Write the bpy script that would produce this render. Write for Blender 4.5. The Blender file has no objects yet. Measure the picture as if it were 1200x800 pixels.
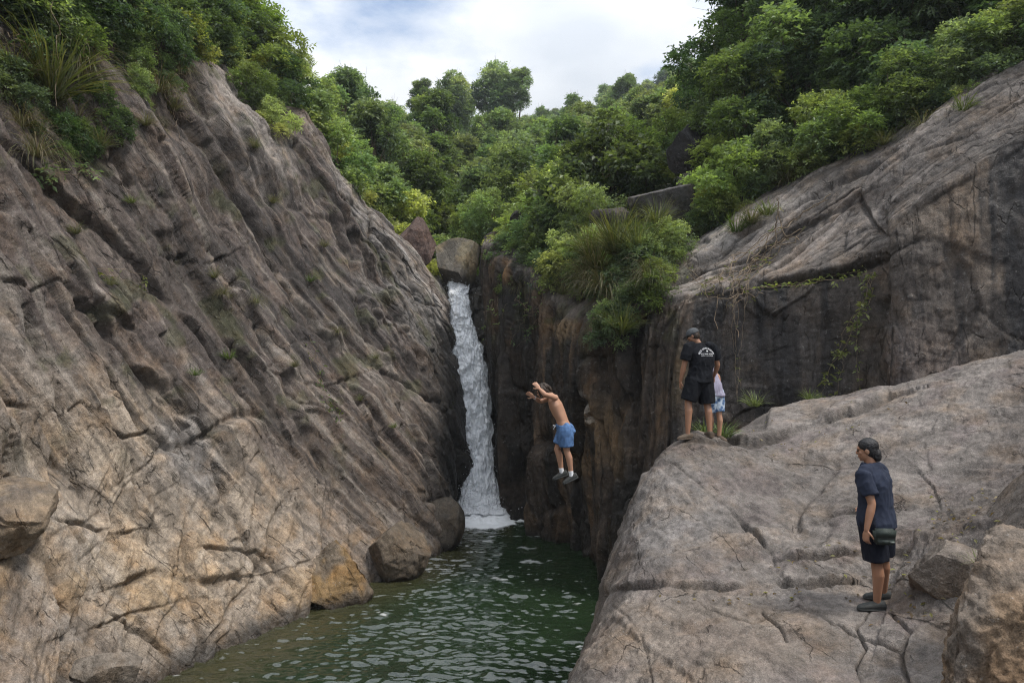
import bpy, math, random
import numpy as np
from mathutils import Vector, Matrix

# ------------------------------------------------------------------ camera, sky, sun, exposure
C = bpy.context.scene
COL = C.collection
CAMZ = 6.0                                   # water level is z = 0
cam = bpy.data.objects.new('camera', bpy.data.cameras.new('camera'))
COL.objects.link(cam)
cam.location = (0, 0, CAMZ)
cam.rotation_euler = (math.radians(90), 0, 0)
cam.data.lens = 24.0
cam.data.sensor_width = 36.0
cam.data.clip_start = 0.1
cam.data.clip_end = 2000
C.camera = cam
C.view_settings.view_transform = 'Standard'
C.view_settings.look = 'None'
C.view_settings.gamma = 1.0
C.view_settings.use_curve_mapping = False
C.view_settings.exposure = 1.08
C.render.engine = 'CYCLES'
C.cycles.max_bounces = 5
C.cycles.diffuse_bounces = 3
C.cycles.glossy_bounces = 2
C.cycles.transmission_bounces = 3
C.cycles.adaptive_threshold = 0.014
C.cycles.transparent_max_bounces = 10
C.cycles.sample_clamp_indirect = 4.0
C.cycles.use_denoising = True
C.cycles.denoising_prefilter = 'NONE'
C.cycles.pixel_filter_type = 'BLACKMAN_HARRIS'
C.cycles.filter_width = 1.15

SUN_EL, SUN_AZ = math.radians(57), math.radians(112)   # azimuth clockwise from +Y: the sun stands high on the right, a little behind the camera
W = bpy.data.worlds.new('World')
C.world = W
W.use_nodes = True
def build_world():
    nt = W.node_tree
    for n in list(nt.nodes): nt.nodes.remove(n)
    N, L = nt.nodes.new, nt.links.new
    out = N('ShaderNodeOutputWorld'); bg = N('ShaderNodeBackground')
    sky = N('ShaderNodeTexSky'); sky.sky_type = 'NISHITA'; sky.sun_disc = False
    sky.sun_elevation = SUN_EL; sky.sun_rotation = SUN_AZ; sky.altitude = 100
    tc = N('ShaderNodeTexCoord'); mp = N('ShaderNodeMapping')
    mp.inputs['Scale'].default_value = (1.0, 1.0, 2.2); mp.inputs['Location'].default_value = (3.349, 1.541, 3.030)
    n1 = N('ShaderNodeTexNoise'); n1.inputs['Scale'].default_value = 2.6; n1.inputs['Detail'].default_value = 8; n1.inputs['Roughness'].default_value = 0.55
    r1 = N('ShaderNodeValToRGB'); r1.color_ramp.elements[0].position = 0.36; r1.color_ramp.elements[1].position = 0.53
    n2 = N('ShaderNodeTexNoise'); n2.inputs['Scale'].default_value = 3.4; n2.inputs['Detail'].default_value = 6
    r2 = N('ShaderNodeValToRGB'); r2.color_ramp.elements[0].position = 0.3; r2.color_ramp.elements[1].position = 0.7
    r2.color_ramp.elements[0].color = (5.6, 6.0, 6.6, 1); r2.color_ramp.elements[1].color = (8.9, 9.0, 9.1, 1)
    mix = N('ShaderNodeMixRGB')
    sp = N('ShaderNodeSeparateXYZ'); L(tc.outputs['Generated'], sp.inputs[0])
    el = N('ShaderNodeMapRange'); el.inputs[1].default_value = 0.30; el.inputs[2].default_value = 0.9; el.inputs[3].default_value = 0.58; el.inputs[4].default_value = 1.35; L(sp.outputs['Z'], el.inputs[0])
    br = N('ShaderNodeMixRGB'); br.blend_type = 'MULTIPLY'; br.inputs[0].default_value = 1; L(r2.outputs['Color'], br.inputs[1]); L(el.outputs[0], br.inputs[2])
    L(tc.outputs['Generated'], mp.inputs['Vector'])
    L(mp.outputs[0], n1.inputs['Vector']); L(mp.outputs[0], n2.inputs['Vector'])
    L(n1.outputs['Fac'], r1.inputs['Fac']); L(n2.outputs['Fac'], r2.inputs['Fac'])
    L(r1.outputs['Color'], mix.inputs['Fac']); L(sky.outputs[0], mix.inputs['Color1']); L(br.outputs[0], mix.inputs['Color2'])
    L(mix.outputs[0], bg.inputs['Color']); bg.inputs['Strength'].default_value = 0.1
    L(bg.outputs[0], out.inputs['Surface'])
build_world()
sun = bpy.data.objects.new('sun', bpy.data.lights.new('sun', 'SUN'))
COL.objects.link(sun)
sun.data.energy = 1.5
sun.data.angle = math.radians(10)
sun.data.color = (1.0, 0.95, 0.88)
_d = Vector((math.sin(SUN_AZ) * math.cos(SUN_EL), math.cos(SUN_AZ) * math.cos(SUN_EL), math.sin(SUN_EL)))
sun.rotation_euler = _d.to_track_quat('Z', 'Y').to_euler()

# ------------------------------------------------------------------ numeric helpers
F = 800.0                                    # focal length in photo pixels
def P(px, py, Y): return np.array([(px - 600) / F * Y, Y, CAMZ - (py - 400) / F * Y])
def pix(V): return 600 + F * V[:, 0] / V[:, 1], 400 - F * (V[:, 2] - CAMZ) / V[:, 1]
_r = np.random.RandomState(7)
_perm = np.concatenate([_r.permutation(256)] * 2).astype(np.int32)
_grad = _r.normal(size=(256, 3)).astype(np.float32); _grad /= np.linalg.norm(_grad, axis=1)[:, None]
def perlin(p, seed=0):
    p = np.asarray(p, np.float32) + np.float32(seed * 17.37)
    i = np.floor(p).astype(np.int32); f = p - i
    u = f * f * f * (f * (f * 6 - 15) + 10)
    i &= 255
    res = 0
    for dx in (0, 1):
        hx = _perm[(i[:, 0] + dx) & 255]; wx = u[:, 0] if dx else 1 - u[:, 0]
        for dy in (0, 1):
            hy = _perm[hx + ((i[:, 1] + dy) & 255) & 255]; wy = u[:, 1] if dy else 1 - u[:, 1]
            for dz in (0, 1):
                h = _perm[(hy + ((i[:, 2] + dz) & 255)) & 255]; wz = u[:, 2] if dz else 1 - u[:, 2]
                g = _grad[h]
                res = res + wx * wy * wz * (g[:, 0] * (f[:, 0] - dx) + g[:, 1] * (f[:, 1] - dy) + g[:, 2] * (f[:, 2] - dz))
    return res * 1.5
def fbm(p, oct=4, gain=0.5, seed=0, ridge=False):
    a, s, r = 1.0, 1.0, 0
    for o in range(oct):
        n = perlin(p * s, seed + o * 3.1)
        r = r + a * ((1 - 2 * np.abs(n)) if ridge else n)
        a *= gain; s *= 2.03
    return r
def hash2(ix, iy, k):
    h = (ix.astype(np.int64) * 374761393 + iy.astype(np.int64) * 668265263 + k * 974634777) & 0x7fffffff
    h = ((h ^ (h >> 13)) * 1274126177) & 0x7fffffff
    return ((h ^ (h >> 16)) & 0xffff).astype(np.float32) / 65535.0
def voronoi(s, t, seed=0, jit=0.9):
    """per point: three random numbers of its cell, offset from the cell's centre, distance to the cell's edge"""
    ix, iy = np.floor(s), np.floor(t)
    f1 = np.full(s.shape, 9.0, np.float32); f2 = f1.copy()
    bi = np.zeros_like(f1); bj = np.zeros_like(f1); bs = np.zeros_like(f1); bt = np.zeros_like(f1)
    for dx in (-1, 0, 1):
        for dy in (-1, 0, 1):
            cx, cy = ix + dx, iy + dy
            ps = cx + 0.5 + jit * (hash2(cx, cy, seed * 5 + 1) - 0.5); pt = cy + 0.5 + jit * (hash2(cx, cy, seed * 5 + 2) - 0.5)
            d = np.sqrt((s - ps) ** 2 + (t - pt) ** 2)
            c = d < f1
            f2 = np.where(c, f1, np.minimum(f2, d))
            f1 = np.where(c, d, f1)
            bi = np.where(c, cx, bi); bj = np.where(c, cy, bj); bs = np.where(c, s - ps, bs); bt = np.where(c, t - pt, bt)
    return hash2(bi, bj, seed * 5 + 3), hash2(bi, bj, seed * 5 + 4), hash2(bi, bj, seed * 5 + 5), bs, bt, f2 - f1
def sstep(a, b, x):
    t = np.clip((x - a) / (b - a), 0, 1); return t * t * (3 - 2 * t)
def blob(px, py, cx, cy, rx, ry, rot=0):
    """soft patch mask (1 inside, 0 outside)"""
    c, s = math.cos(math.radians(rot)), math.sin(math.radians(rot))
    u = ((px - cx) * c + (py - cy) * s) / rx; v = (-(px - cx) * s + (py - cy) * c) / ry
    return 1 - sstep(0.45, 1.25, np.sqrt(u * u + v * v))
def polydist(px, py, poly):
    """distance to a polyline, side (+ below / right of its run) """
    best = np.full(px.shape, 1e9); side = np.zeros(px.shape)
    for (x0, y0), (x1, y1) in zip(poly[:-1], poly[1:]):
        dx, dy = x1 - x0, y1 - y0; l2 = dx * dx + dy * dy
        t = np.clip(((px - x0) * dx + (py - y0) * dy) / l2, 0, 1)
        d = np.hypot(px - x0 - t * dx, py - y0 - t * dy)
        c = d < best
        best = np.where(c, d, best); side = np.where(c, np.sign(dx * (py - y0) - dy * (px - x0)), side)
    return best, side
def catmull(ctrl, n):
    """ctrl (K, ..., 3) -> n samples along axis 0"""
    K = ctrl.shape[0]
    x = np.linspace(0, K - 1, n); i = np.minimum(x.astype(int), K - 2); t = (x - i).reshape((-1,) + (1,) * (ctrl.ndim - 1))
    ext = np.concatenate([2 * ctrl[:1] - ctrl[1:2], ctrl, 2 * ctrl[-1:] - ctrl[-2:-1]])
    p0, p1, p2, p3 = ext[i], ext[i + 1], ext[i + 2], ext[i + 3]
    return 0.5 * (2 * p1 + (p2 - p0) * t + (2 * p0 - 5 * p1 + 4 * p2 - p3) * t ** 2 + (3 * p1 - p0 - 3 * p2 + p3) * t ** 3)
def tps(pts):
    pts = np.array(pts, float); xy, z = pts[:, :2], pts[:, 2]; n = len(pts)
    k = lambda r2: np.where(r2 > 0, 0.5 * r2 * np.log(np.maximum(r2, 1e-12)), 0)
    K = k(((xy[:, None] - xy[None]) ** 2).sum(-1)); Q = np.c_[np.ones(n), xy]
    A = np.block([[K + 1e-3 * np.eye(n), Q], [Q.T, np.zeros((3, 3))]])
    w = np.linalg.solve(A, np.r_[z, 0, 0, 0])
    def ev(x, y):
        r = w[n] + w[n + 1] * x + w[n + 2] * y
        for a in range(n): r = r + w[a] * k((x - xy[a, 0]) ** 2 + (y - xy[a, 1]) ** 2)
        return r
    return ev
def grid_faces(nu, nv):
    i = np.arange(nu * nv, dtype=np.int32).reshape(nu, nv)
    return np.stack([i[:-1, :-1], i[1:, :-1], i[1:, 1:], i[:-1, 1:]], -1).reshape(-1, 4)
def grid_normals(V, nu, nv, flip=False):
    G = V.reshape(nu, nv, 3)
    n = np.cross(np.gradient(G, axis=0), np.gradient(G, axis=1)).reshape(-1, 3)
    n /= np.maximum(np.linalg.norm(n, axis=1), 1e-9)[:, None]
    return -n if flip else n
def mesh_np(name, V, Fq, col=None, smooth=True, uv=None):
    me = bpy.data.meshes.new(name)
    V = np.asarray(V, np.float32); Fq = np.asarray(Fq, np.int32); k = Fq.shape[1]
    me.vertices.add(len(V)); me.vertices.foreach_set('co', V.ravel())
    me.loops.add(Fq.size); me.loops.foreach_set('vertex_index', Fq.ravel())
    me.polygons.add(len(Fq)); me.polygons.foreach_set('loop_start', np.arange(0, Fq.size, k, dtype=np.int32))
    me.polygons.foreach_set('use_smooth', np.full(len(Fq), smooth, bool))
    me.update(calc_edges=True)
    if col is not None:
        a = me.color_attributes.new('tint', 'FLOAT_COLOR', 'POINT')
        c = np.ones((len(V), 4), np.float32); c[:, :col.shape[1]] = col
        a.data.foreach_set('color', c.ravel())
    me.validate()
    return me
def link(name, me, mat=None, parent=None):
    o = bpy.data.objects.new(name, me); COL.objects.link(o)
    if mat is not None and len(me.materials) == 0: me.materials.append(mat)
    if parent is not None: o.parent = parent
    return o
def tag(o, label=None, cat=None, group=None, kind=None):
    if label: o['label'] = label
    if cat: o['category'] = cat
    if group: o['group'] = group
    if kind: o['kind'] = kind
    return o
def empty(name, loc=(0, 0, 0), rz=0.0):
    o = bpy.data.objects.new(name, None); COL.objects.link(o)
    o.location = loc; o.rotation_euler = (0, 0, rz); o.empty_display_size = 0.2
    return o
def copy_tree(o, parent=None):
    c = o.copy(); COL.objects.link(c)
    if parent is not None: c.parent = parent
    for ch in list(o.children): copy_tree(ch, c)
    return c

# ------------------------------------------------------------------ materials
def mat_base(name):
    m = bpy.data.materials.new(name); m.use_nodes = True
    nt = m.node_tree; b = nt.nodes['Principled BSDF']
    return m, nt, b, nt.nodes.new, nt.links.new
def rock_mat(name, grain=1.0, bump=1.0, rough=0.85, spec=0.25, wet=None, axes=None, cracks=((1.6, 0.3, 0.010), (4.5, 0.35, 0.02)), fine=0.5, facets=((1.6, 0.3, 0.30), (5.0, 0.4, 0.11))):
    m, nt, b, N, L = mat_base(name)
    at = N('ShaderNodeAttribute'); at.attribute_name = 'tint'
    tc = N('ShaderNodeTexCoord')
    def noise(scale, detail=5, rgh=0.6, vec=None):
        n = N('ShaderNodeTexNoise'); n.inputs['Scale'].default_value = scale; n.inputs['Detail'].default_value = detail; n.inputs['Roughness'].default_value = rgh
        L(vec or tc.outputs['Object'], n.inputs['Vector']); return n.outputs['Fac']
    def ramp(src, p0, v0, p1, v1):
        r = N('ShaderNodeMapRange'); r.inputs[1].default_value = p0; r.inputs[2].default_value = p1; r.inputs[3].default_value = v0; r.inputs[4].default_value = v1
        L(src, r.inputs[0]); return r.outputs[0]
    def mul(a, bb):
        x = N('ShaderNodeMixRGB'); x.blend_type = 'MULTIPLY'; x.inputs[0].default_value = 1
        L(a, x.inputs[1]); L(bb, x.inputs[2]); return x.outputs[0]
    # mineral grain and blotches
    g1 = ramp(noise(55 * grain, 3, 0.7), 0.3, 0.60, 0.7, 1.40)
    g2 = ramp(noise(7 * grain, 8, 0.65), 0.3, 0.62, 0.7, 1.38)
    c = mul(at.outputs['Color'], g1); c = mul(c, g2)
    # warm and cool blotches
    hs = N('ShaderNodeMixRGB'); hs.blend_type = 'MULTIPLY'; hs.inputs[2].default_value = (1.18, 0.97, 0.74, 1)
    L(ramp(noise(1.7, 7, 0.6), 0.48, 0, 0.72, 0.7), hs.inputs[0]); L(c, hs.inputs[1]); c = hs.outputs[0]
    # pale lichen crust flecks
    li = N('ShaderNodeMixRGB'); li.inputs[2].default_value = (0.36, 0.35, 0.33, 1)
    L(ramp(noise(13 * grain, 6, 0.75), 0.60, 0, 0.70, 0.55), li.inputs[0]); L(c, li.inputs[1]); c = li.outputs[0]
    # joint lines: stretched cells whose edges are thin open cracks, colour darkened for the shadow inside them and some dirt
    cv = None
    if axes is not None:
        sx = []
        for ax in axes:
            vm = N('ShaderNodeVectorMath'); vm.operation = 'DOT_PRODUCT'; vm.inputs[1].default_value = tuple(Vector(ax).normalized()); L(tc.outputs['Object'], vm.inputs[0]); sx.append(vm.outputs['Value'])
        cx = N('ShaderNodeCombineXYZ')
        for i_ in range(3): L(sx[i_], cx.inputs[i_])
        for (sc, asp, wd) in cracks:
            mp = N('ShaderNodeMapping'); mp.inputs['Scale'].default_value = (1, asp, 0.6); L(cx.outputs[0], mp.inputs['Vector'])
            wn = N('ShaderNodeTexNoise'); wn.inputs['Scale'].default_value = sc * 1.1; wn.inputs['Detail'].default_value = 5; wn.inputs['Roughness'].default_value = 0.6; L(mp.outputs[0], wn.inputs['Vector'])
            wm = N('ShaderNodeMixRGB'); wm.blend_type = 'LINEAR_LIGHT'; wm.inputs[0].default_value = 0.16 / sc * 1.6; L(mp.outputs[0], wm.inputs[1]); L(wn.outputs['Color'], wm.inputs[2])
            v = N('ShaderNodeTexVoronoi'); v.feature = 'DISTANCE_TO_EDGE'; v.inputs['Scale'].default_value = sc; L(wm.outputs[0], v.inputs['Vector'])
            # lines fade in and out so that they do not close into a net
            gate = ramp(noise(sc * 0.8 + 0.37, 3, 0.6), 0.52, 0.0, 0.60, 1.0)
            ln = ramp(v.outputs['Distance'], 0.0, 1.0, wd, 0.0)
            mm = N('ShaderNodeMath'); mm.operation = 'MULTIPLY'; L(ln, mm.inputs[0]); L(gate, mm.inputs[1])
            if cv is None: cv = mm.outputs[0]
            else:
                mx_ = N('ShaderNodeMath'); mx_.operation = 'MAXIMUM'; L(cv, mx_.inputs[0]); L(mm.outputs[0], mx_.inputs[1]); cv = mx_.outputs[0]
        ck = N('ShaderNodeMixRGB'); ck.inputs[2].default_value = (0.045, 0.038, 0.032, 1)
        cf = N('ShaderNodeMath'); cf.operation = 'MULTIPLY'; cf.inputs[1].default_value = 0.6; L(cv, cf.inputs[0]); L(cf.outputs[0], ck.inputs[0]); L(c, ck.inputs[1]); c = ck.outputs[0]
        smp = N('ShaderNodeMapping'); smp.inputs['Scale'].default_value = (5.0, 0.9, 3.0); L(cx.outputs[0], smp.inputs['Vector'])
        stri = noise(1.0, 6, 0.68, smp.outputs[0])
        c = mul(c, ramp(stri, 0.3, 0.78, 0.7, 1.22))
    L(c, b.inputs['Base Color'])
    if wet is not None:
        L(at.outputs['Alpha'], b.inputs['Roughness'])
    else:
        b.inputs['Roughness'].default_value = rough
    b.inputs['Specular IOR Level'].default_value = spec
    h1 = noise(9 * grain, 7, 0.68); h2 = noise(38 * grain, 3, 0.7)
    b1 = N('ShaderNodeBump'); b1.inputs['Strength'].default_value = 0.75 * bump; b1.inputs['Distance'].default_value = 0.05; L(h1, b1.inputs['Height'])
    b2 = N('ShaderNodeBump'); b2.inputs['Strength'].default_value = 0.6 * bump; b2.inputs['Distance'].default_value = 0.014; L(h2, b2.inputs['Height']); L(b1.outputs[0], b2.inputs['Normal'])
    last = b2
    if axes is not None:
        b4 = N('ShaderNodeBump'); b4.inputs['Strength'].default_value = 0.9; b4.inputs['Distance'].default_value = 0.05; b4.invert = True; L(cv, b4.inputs['Height']); L(last.outputs[0], b4.inputs['Normal'])
        b5 = N('ShaderNodeBump'); b5.inputs['Strength'].default_value = fine; b5.inputs['Distance'].default_value = 0.07; L(stri, b5.inputs['Height']); L(b4.outputs[0], b5.inputs['Normal']); last = b5
        # broken faces: every stretched cell is a small plane with a tilt of its own, so its edges stay crisp
        for (fs, fa, dist) in facets:
            fm = N('ShaderNodeMapping'); fm.inputs['Scale'].default_value = (1, fa, 0.8); L(cx.outputs[0], fm.inputs['Vector'])
            fn = N('ShaderNodeTexNoise'); fn.inputs['Scale'].default_value = fs * 0.9; fn.inputs['Detail'].default_value = 3; L(fm.outputs[0], fn.inputs['Vector'])
            fw = N('ShaderNodeMixRGB'); fw.blend_type = 'LINEAR_LIGHT'; fw.inputs[0].default_value = 0.22 / fs; L(fm.outputs[0], fw.inputs[1]); L(fn.outputs['Color'], fw.inputs[2])
            fv = N('ShaderNodeTexVoronoi'); fv.inputs['Scale'].default_value = fs; L(fw.outputs[0], fv.inputs['Vector'])
            s1 = N('ShaderNodeVectorMath'); s1.operation = 'SUBTRACT'; L(fw.outputs[0], s1.inputs[0]); L(fv.outputs['Position'], s1.inputs[1])
            s2 = N('ShaderNodeVectorMath'); s2.operation = 'SUBTRACT'; s2.inputs[1].default_value = (0.5, 0.5, 0.5); L(fv.outputs['Color'], s2.inputs[0])
            s3 = N('ShaderNodeVectorMath'); s3.operation = 'DOT_PRODUCT'; L(s1.outputs[0], s3.inputs[0]); L(s2.outputs[0], s3.inputs[1])
            s4 = N('ShaderNodeMath'); s4.operation = 'MULTIPLY_ADD'; s4.inputs[1].default_value = fs; s4.inputs[2].default_value = 0.5; L(s3.outputs['Value'], s4.inputs[0])
            fb = N('ShaderNodeBump'); fb.inputs['Strength'].default_value = 0.85; fb.inputs['Distance'].default_value = dist; L(s4.outputs[0], fb.inputs['Height']); L(last.outputs[0], fb.inputs['Normal']); last = fb
    L(last.outputs[0], b.inputs['Normal'])
    return m
def leaf_mat(name, var=0.25, trans=0.45, rough=0.45, spec=0.35):
    m, nt, b, N, L = mat_base(name)
    at = N('ShaderNodeAttribute'); at.attribute_name = 'tint'
    oi = N('ShaderNodeObjectInfo')
    hv = N('ShaderNodeHueSaturation')
    def mr(a, lo, hi):
        r = N('ShaderNodeMapRange'); r.inputs[3].default_value = lo; r.inputs[4].default_value = hi; L(a, r.inputs[0]); return r.outputs[0]
    L(mr(oi.outputs['Random'], 0.485, 0.515), hv.inputs['Hue'])
    wn = N('ShaderNodeTexWhiteNoise'); wn.noise_dimensions = '1D'; L(oi.outputs['Random'], wn.inputs['W'])
    L(mr(wn.outputs['Value'], 1 - var, 1 + var), hv.inputs['Value'])
    L(mr(wn.outputs['Value'], 0.95, 0.72), hv.inputs['Saturation'])
    L(at.outputs['Color'], hv.inputs['Color'])
    L(hv.outputs[0], b.inputs['Base Color'])
    b.inputs['Roughness'].default_value = rough; b.inputs['Specular IOR Level'].default_value = spec
    tr = N('ShaderNodeBsdfTranslucent'); br = N('ShaderNodeMixRGB'); br.blend_type = 'MULTIPLY'; br.inputs[0].default_value = 1; br.inputs[2].default_value = (1.5, 1.55, 0.65, 1)
    L(hv.outputs[0], br.inputs[1]); L(br.outputs[0], tr.inputs['Color'])
    mx = N('ShaderNodeMixShader'); mx.inputs[0].default_value = trans
    L(b.outputs[0], mx.inputs[1]); L(tr.outputs[0], mx.inputs[2]); L(mx.outputs[0], nt.nodes['Material Output'].inputs['Surface'])
    return m
def plain_mat(name, col, rough=0.7, spec=0.3, nscale=60, namt=0.15, bump=0.0, bscale=None):
    m, nt, b, N, L = mat_base(name)
    tc = N('ShaderNodeTexCoord'); n = N('ShaderNodeTexNoise'); n.inputs['Scale'].default_value = nscale; n.inputs['Detail'].default_value = 5
    L(tc.outputs['Object'], n.inputs['Vector'])
    r = N('ShaderNodeMapRange'); r.inputs[1].default_value = 0.3; r.inputs[2].default_value = 0.7; r.inputs[3].default_value = 1 - namt; r.inputs[4].default_value = 1 + namt
    L(n.outputs['Fac'], r.inputs[0])
    x = N('ShaderNodeMixRGB'); x.blend_type = 'MULTIPLY'; x.inputs[0].default_value = 1; x.inputs[1].default_value = tuple(col) + (1,)
    L(r.outputs[0], x.inputs[2]); L(x.outputs[0], b.inputs['Base Color'])
    b.inputs['Roughness'].default_value = rough; b.inputs['Specular IOR Level'].default_value = spec
    if bump:
        n2 = N('ShaderNodeTexNoise'); n2.inputs['Scale'].default_value = bscale or nscale; n2.inputs['Detail'].default_value = 4
        L(tc.outputs['Object'], n2.inputs['Vector'])
        bb = N('ShaderNodeBump'); bb.inputs['Strength'].default_value = bump; bb.inputs['Distance'].default_value = 0.01; L(n2.outputs['Fac'], bb.inputs['Height']); L(bb.outputs[0], b.inputs['Normal'])
    return m
TD = (0.39, 0.31, -0.87); NN = (0.75, -0.5, 0.43); SD = tuple(Vector(NN).cross(Vector(TD)))
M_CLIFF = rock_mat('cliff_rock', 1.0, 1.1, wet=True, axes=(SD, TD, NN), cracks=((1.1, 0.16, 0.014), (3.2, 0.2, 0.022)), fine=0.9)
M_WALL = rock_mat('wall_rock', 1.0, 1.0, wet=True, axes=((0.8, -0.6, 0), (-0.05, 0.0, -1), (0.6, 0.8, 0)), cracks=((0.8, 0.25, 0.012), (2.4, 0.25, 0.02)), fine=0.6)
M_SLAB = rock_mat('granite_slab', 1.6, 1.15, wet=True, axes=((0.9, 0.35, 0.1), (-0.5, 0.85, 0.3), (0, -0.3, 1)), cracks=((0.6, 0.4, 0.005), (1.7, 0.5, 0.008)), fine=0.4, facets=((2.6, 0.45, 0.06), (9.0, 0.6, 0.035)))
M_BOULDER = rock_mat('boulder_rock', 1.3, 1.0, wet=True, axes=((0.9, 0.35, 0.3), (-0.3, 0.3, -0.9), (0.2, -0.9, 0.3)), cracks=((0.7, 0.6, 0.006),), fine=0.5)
M_SOIL = rock_mat('forest_soil', 0.8, 0.8)
M_LEAF = leaf_mat('leaf')
M_GRASS = leaf_mat('grass_blade', 0.15, 0.3, 0.55, 0.25)
M_BARK = plain_mat('bark', (0.11, 0.085, 0.06), 0.9, 0.15, 12, 0.4, 0.5)
M_TWIG = plain_mat('dry_twig', (0.20, 0.155, 0.11), 0.9, 0.1, 20, 0.3)

# ------------------------------------------------------------------ terrain and rock
def terrain_points():
    return [(-10,2,11),(-20,0,16),(-30,-20,14),(-13,12,15),(-20,12,19),(-10.5,19,12.6),(-14,22,16),(-9,26,12.3),(-13,31,16.5),(-4.8,28.5,9.0),
        (-1.5,29,8.3),(-2,33,8.8),(0,40,11.5),(-8,45,16),(8,42,16),(-20,45,24),(20,32,24),(1.5,27.5,9.0),(3.2,23.5,8.6),(5,20,8.8),(8,19,10.6),(10,18.5,11.8),
        (12,17.0,12.2),(16,15,14),(15,23,17.5),(25,20,24),(14,8,9),(25,0,14),(10,3,4.5),(8,-6,4.5),(0,-8,4.4),(-6,-8,5),(0,70,22),(-25,80,27),(0,100,33),
        (12,110,37),(50,200,80),(30,160,60),(-40,150,40),(-80,120,50),(80,120,62),(60,60,42),(40,50,34),(100,250,104),(0,250,60),(-100,250,60),
        (0,400,50),(200,400,110),(-200,300,60),(-300,0,20),(300,0,40),(0,-300,10),(300,300,120),(-300,-300,10),(300,-300,20)]
RIVER = np.array([(-6,3),(-6.3,9),(-6,12),(-4,16),(-2,19),(-1.8,24),(-1.9,25.5),(-0.8,25.5),(-.8,24.4),(.9,21.5),(2.4,18.4),(2.8,15.5),(5,14.6),(9.5,12.4),(11,9),(9,3),(0,2.6)], float)
def poly_sd(x, y, poly):
    best = np.full(x.shape, 1e9); ins = np.zeros(x.shape, bool)
    for a, b in zip(poly, np.roll(poly, -1, 0)):
        d = b - a; t = np.clip(((x - a[0]) * d[0] + (y - a[1]) * d[1]) / (d @ d), 0, 1)
        best = np.minimum(best, np.hypot(x - a[0] - t * d[0], y - a[1] - t * d[1]))
        c = (a[1] > y) != (b[1] > y)
        with np.errstate(divide='ignore', invalid='ignore'):
            ins ^= c & (x < (b[0] - a[0]) * (y - a[1]) / (b[1] - a[1] + 1e-12) + a[0])
    return np.where(ins, -best, best)
_tp = tps(terrain_points())
def terrain_z(x, y):
    x = np.asarray(x, float); y = np.asarray(y, float)
    z = _tp(x, y)
    d = poly_sd(x, y, RIVER)
    return np.minimum(z, -1.6 + 1.75 * np.maximum(d, 0) + 0.0 * x)
def build_terrain():
    def axis(lo, hi, fine0, fine1, h):
        mid = np.arange(fine0, fine1 + h, h)
        g = h * np.cumsum(1.12 ** np.arange(1, 60))
        return np.r_[(fine0 - g[g < fine0 - lo])[::-1], mid, fine1 + h + g[g < hi - fine1]]
    xs = axis(-320, 320, -24, 26, 0.35); ys = axis(-320, 420, -4, 50, 0.35)
    X, Y = np.meshgrid(xs, ys, indexing='ij'); x, y = X.ravel(), Y.ravel()
    z = terrain_z(x, y)
    V = np.c_[x, y, z]
    V[:, 2] += 0.22 * fbm(V * [0.5, 0.5, 0.2], 4, seed=3)
    c = np.array([0.055, 0.05, 0.03]) * (1 + 0.4 * fbm(V * 0.4, 3, seed=5))[:, None]
    far = sstep(30, 60, y)[:, None]
    c = c * (1 - far) + np.array([0.03, 0.045, 0.018]) * far
    o = link('terrain', mesh_np('terrain', V, grid_faces(len(xs), len(ys)), np.clip(c, 0.01, 1)), M_SOIL)
    tag(o, kind='structure')
build_terrain()

def build_haze():
    me = bpy.data.meshes.new('haze')
    x0, x1, y0, y1, z0, z1 = -335, 335, -335, 440, -40, 135
    v = [(x, y, z) for x in (x0, x1) for y in (y0, y1) for z in (z0, z1)]
    me.from_pydata(v, [], [(0, 1, 3, 2), (4, 6, 7, 5), (0, 4, 5, 1), (2, 3, 7, 6), (0, 2, 6, 4), (1, 5, 7, 3)])
    m = bpy.data.materials.new('haze'); m.use_nodes = True; nt = m.node_tree
    for n in list(nt.nodes):
        if n.type == 'BSDF_PRINCIPLED': nt.nodes.remove(n)
    pv = nt.nodes.new('ShaderNodeVolumePrincipled'); pv.inputs['Color'].default_value = (0.86, 0.93, 1.0, 1); pv.inputs['Density'].default_value = 0.0005; pv.inputs['Anisotropy'].default_value = 0.2
    nt.links.new(pv.outputs[0], nt.nodes['Material Output'].inputs['Volume'])
    tag(link('haze', me, m), kind='stuff')
build_haze()
def carve(px, py, cracks):
    """photo-like joints: (polyline, half width px, depth m, step m, fade px)"""
    d = np.zeros(px.shape); k = np.zeros(px.shape)
    wob = 3.0
    q = np.c_[px * 0.03, py * 0.03, np.zeros_like(px)]
    gate = 0.35 + 0.75 * sstep(-0.35, 0.25, fbm(q * 0.55, 2, seed=13))
    wx = px + wob * fbm(q, 3, seed=11); wy = py + wob * fbm(q, 3, seed=12)
    for poly, w, dep, st, fade in cracks:
        dist, side = polydist(wx, wy, poly)
        g = np.exp(-(dist / w) ** 2)
        d -= dep * g * gate; k = np.maximum(k, g * gate)
        if st: d += st * (0.5 - 0.5 * np.tanh(side * dist / (1.1 * w))) * np.exp(-dist / fade) * gate
    return d, k
def blur(d, shape, n):
    g = d.reshape(shape)
    for _ in range(n):
        p = np.pad(g, 1, mode='edge'); g = (p[:-2, 1:-1] + p[2:, 1:-1] + 2 * g) / 4
        p = np.pad(g, 1, mode='edge'); g = (p[1:-1, :-2] + p[1:-1, 2:] + 2 * g) / 4
    return g.ravel()
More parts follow.
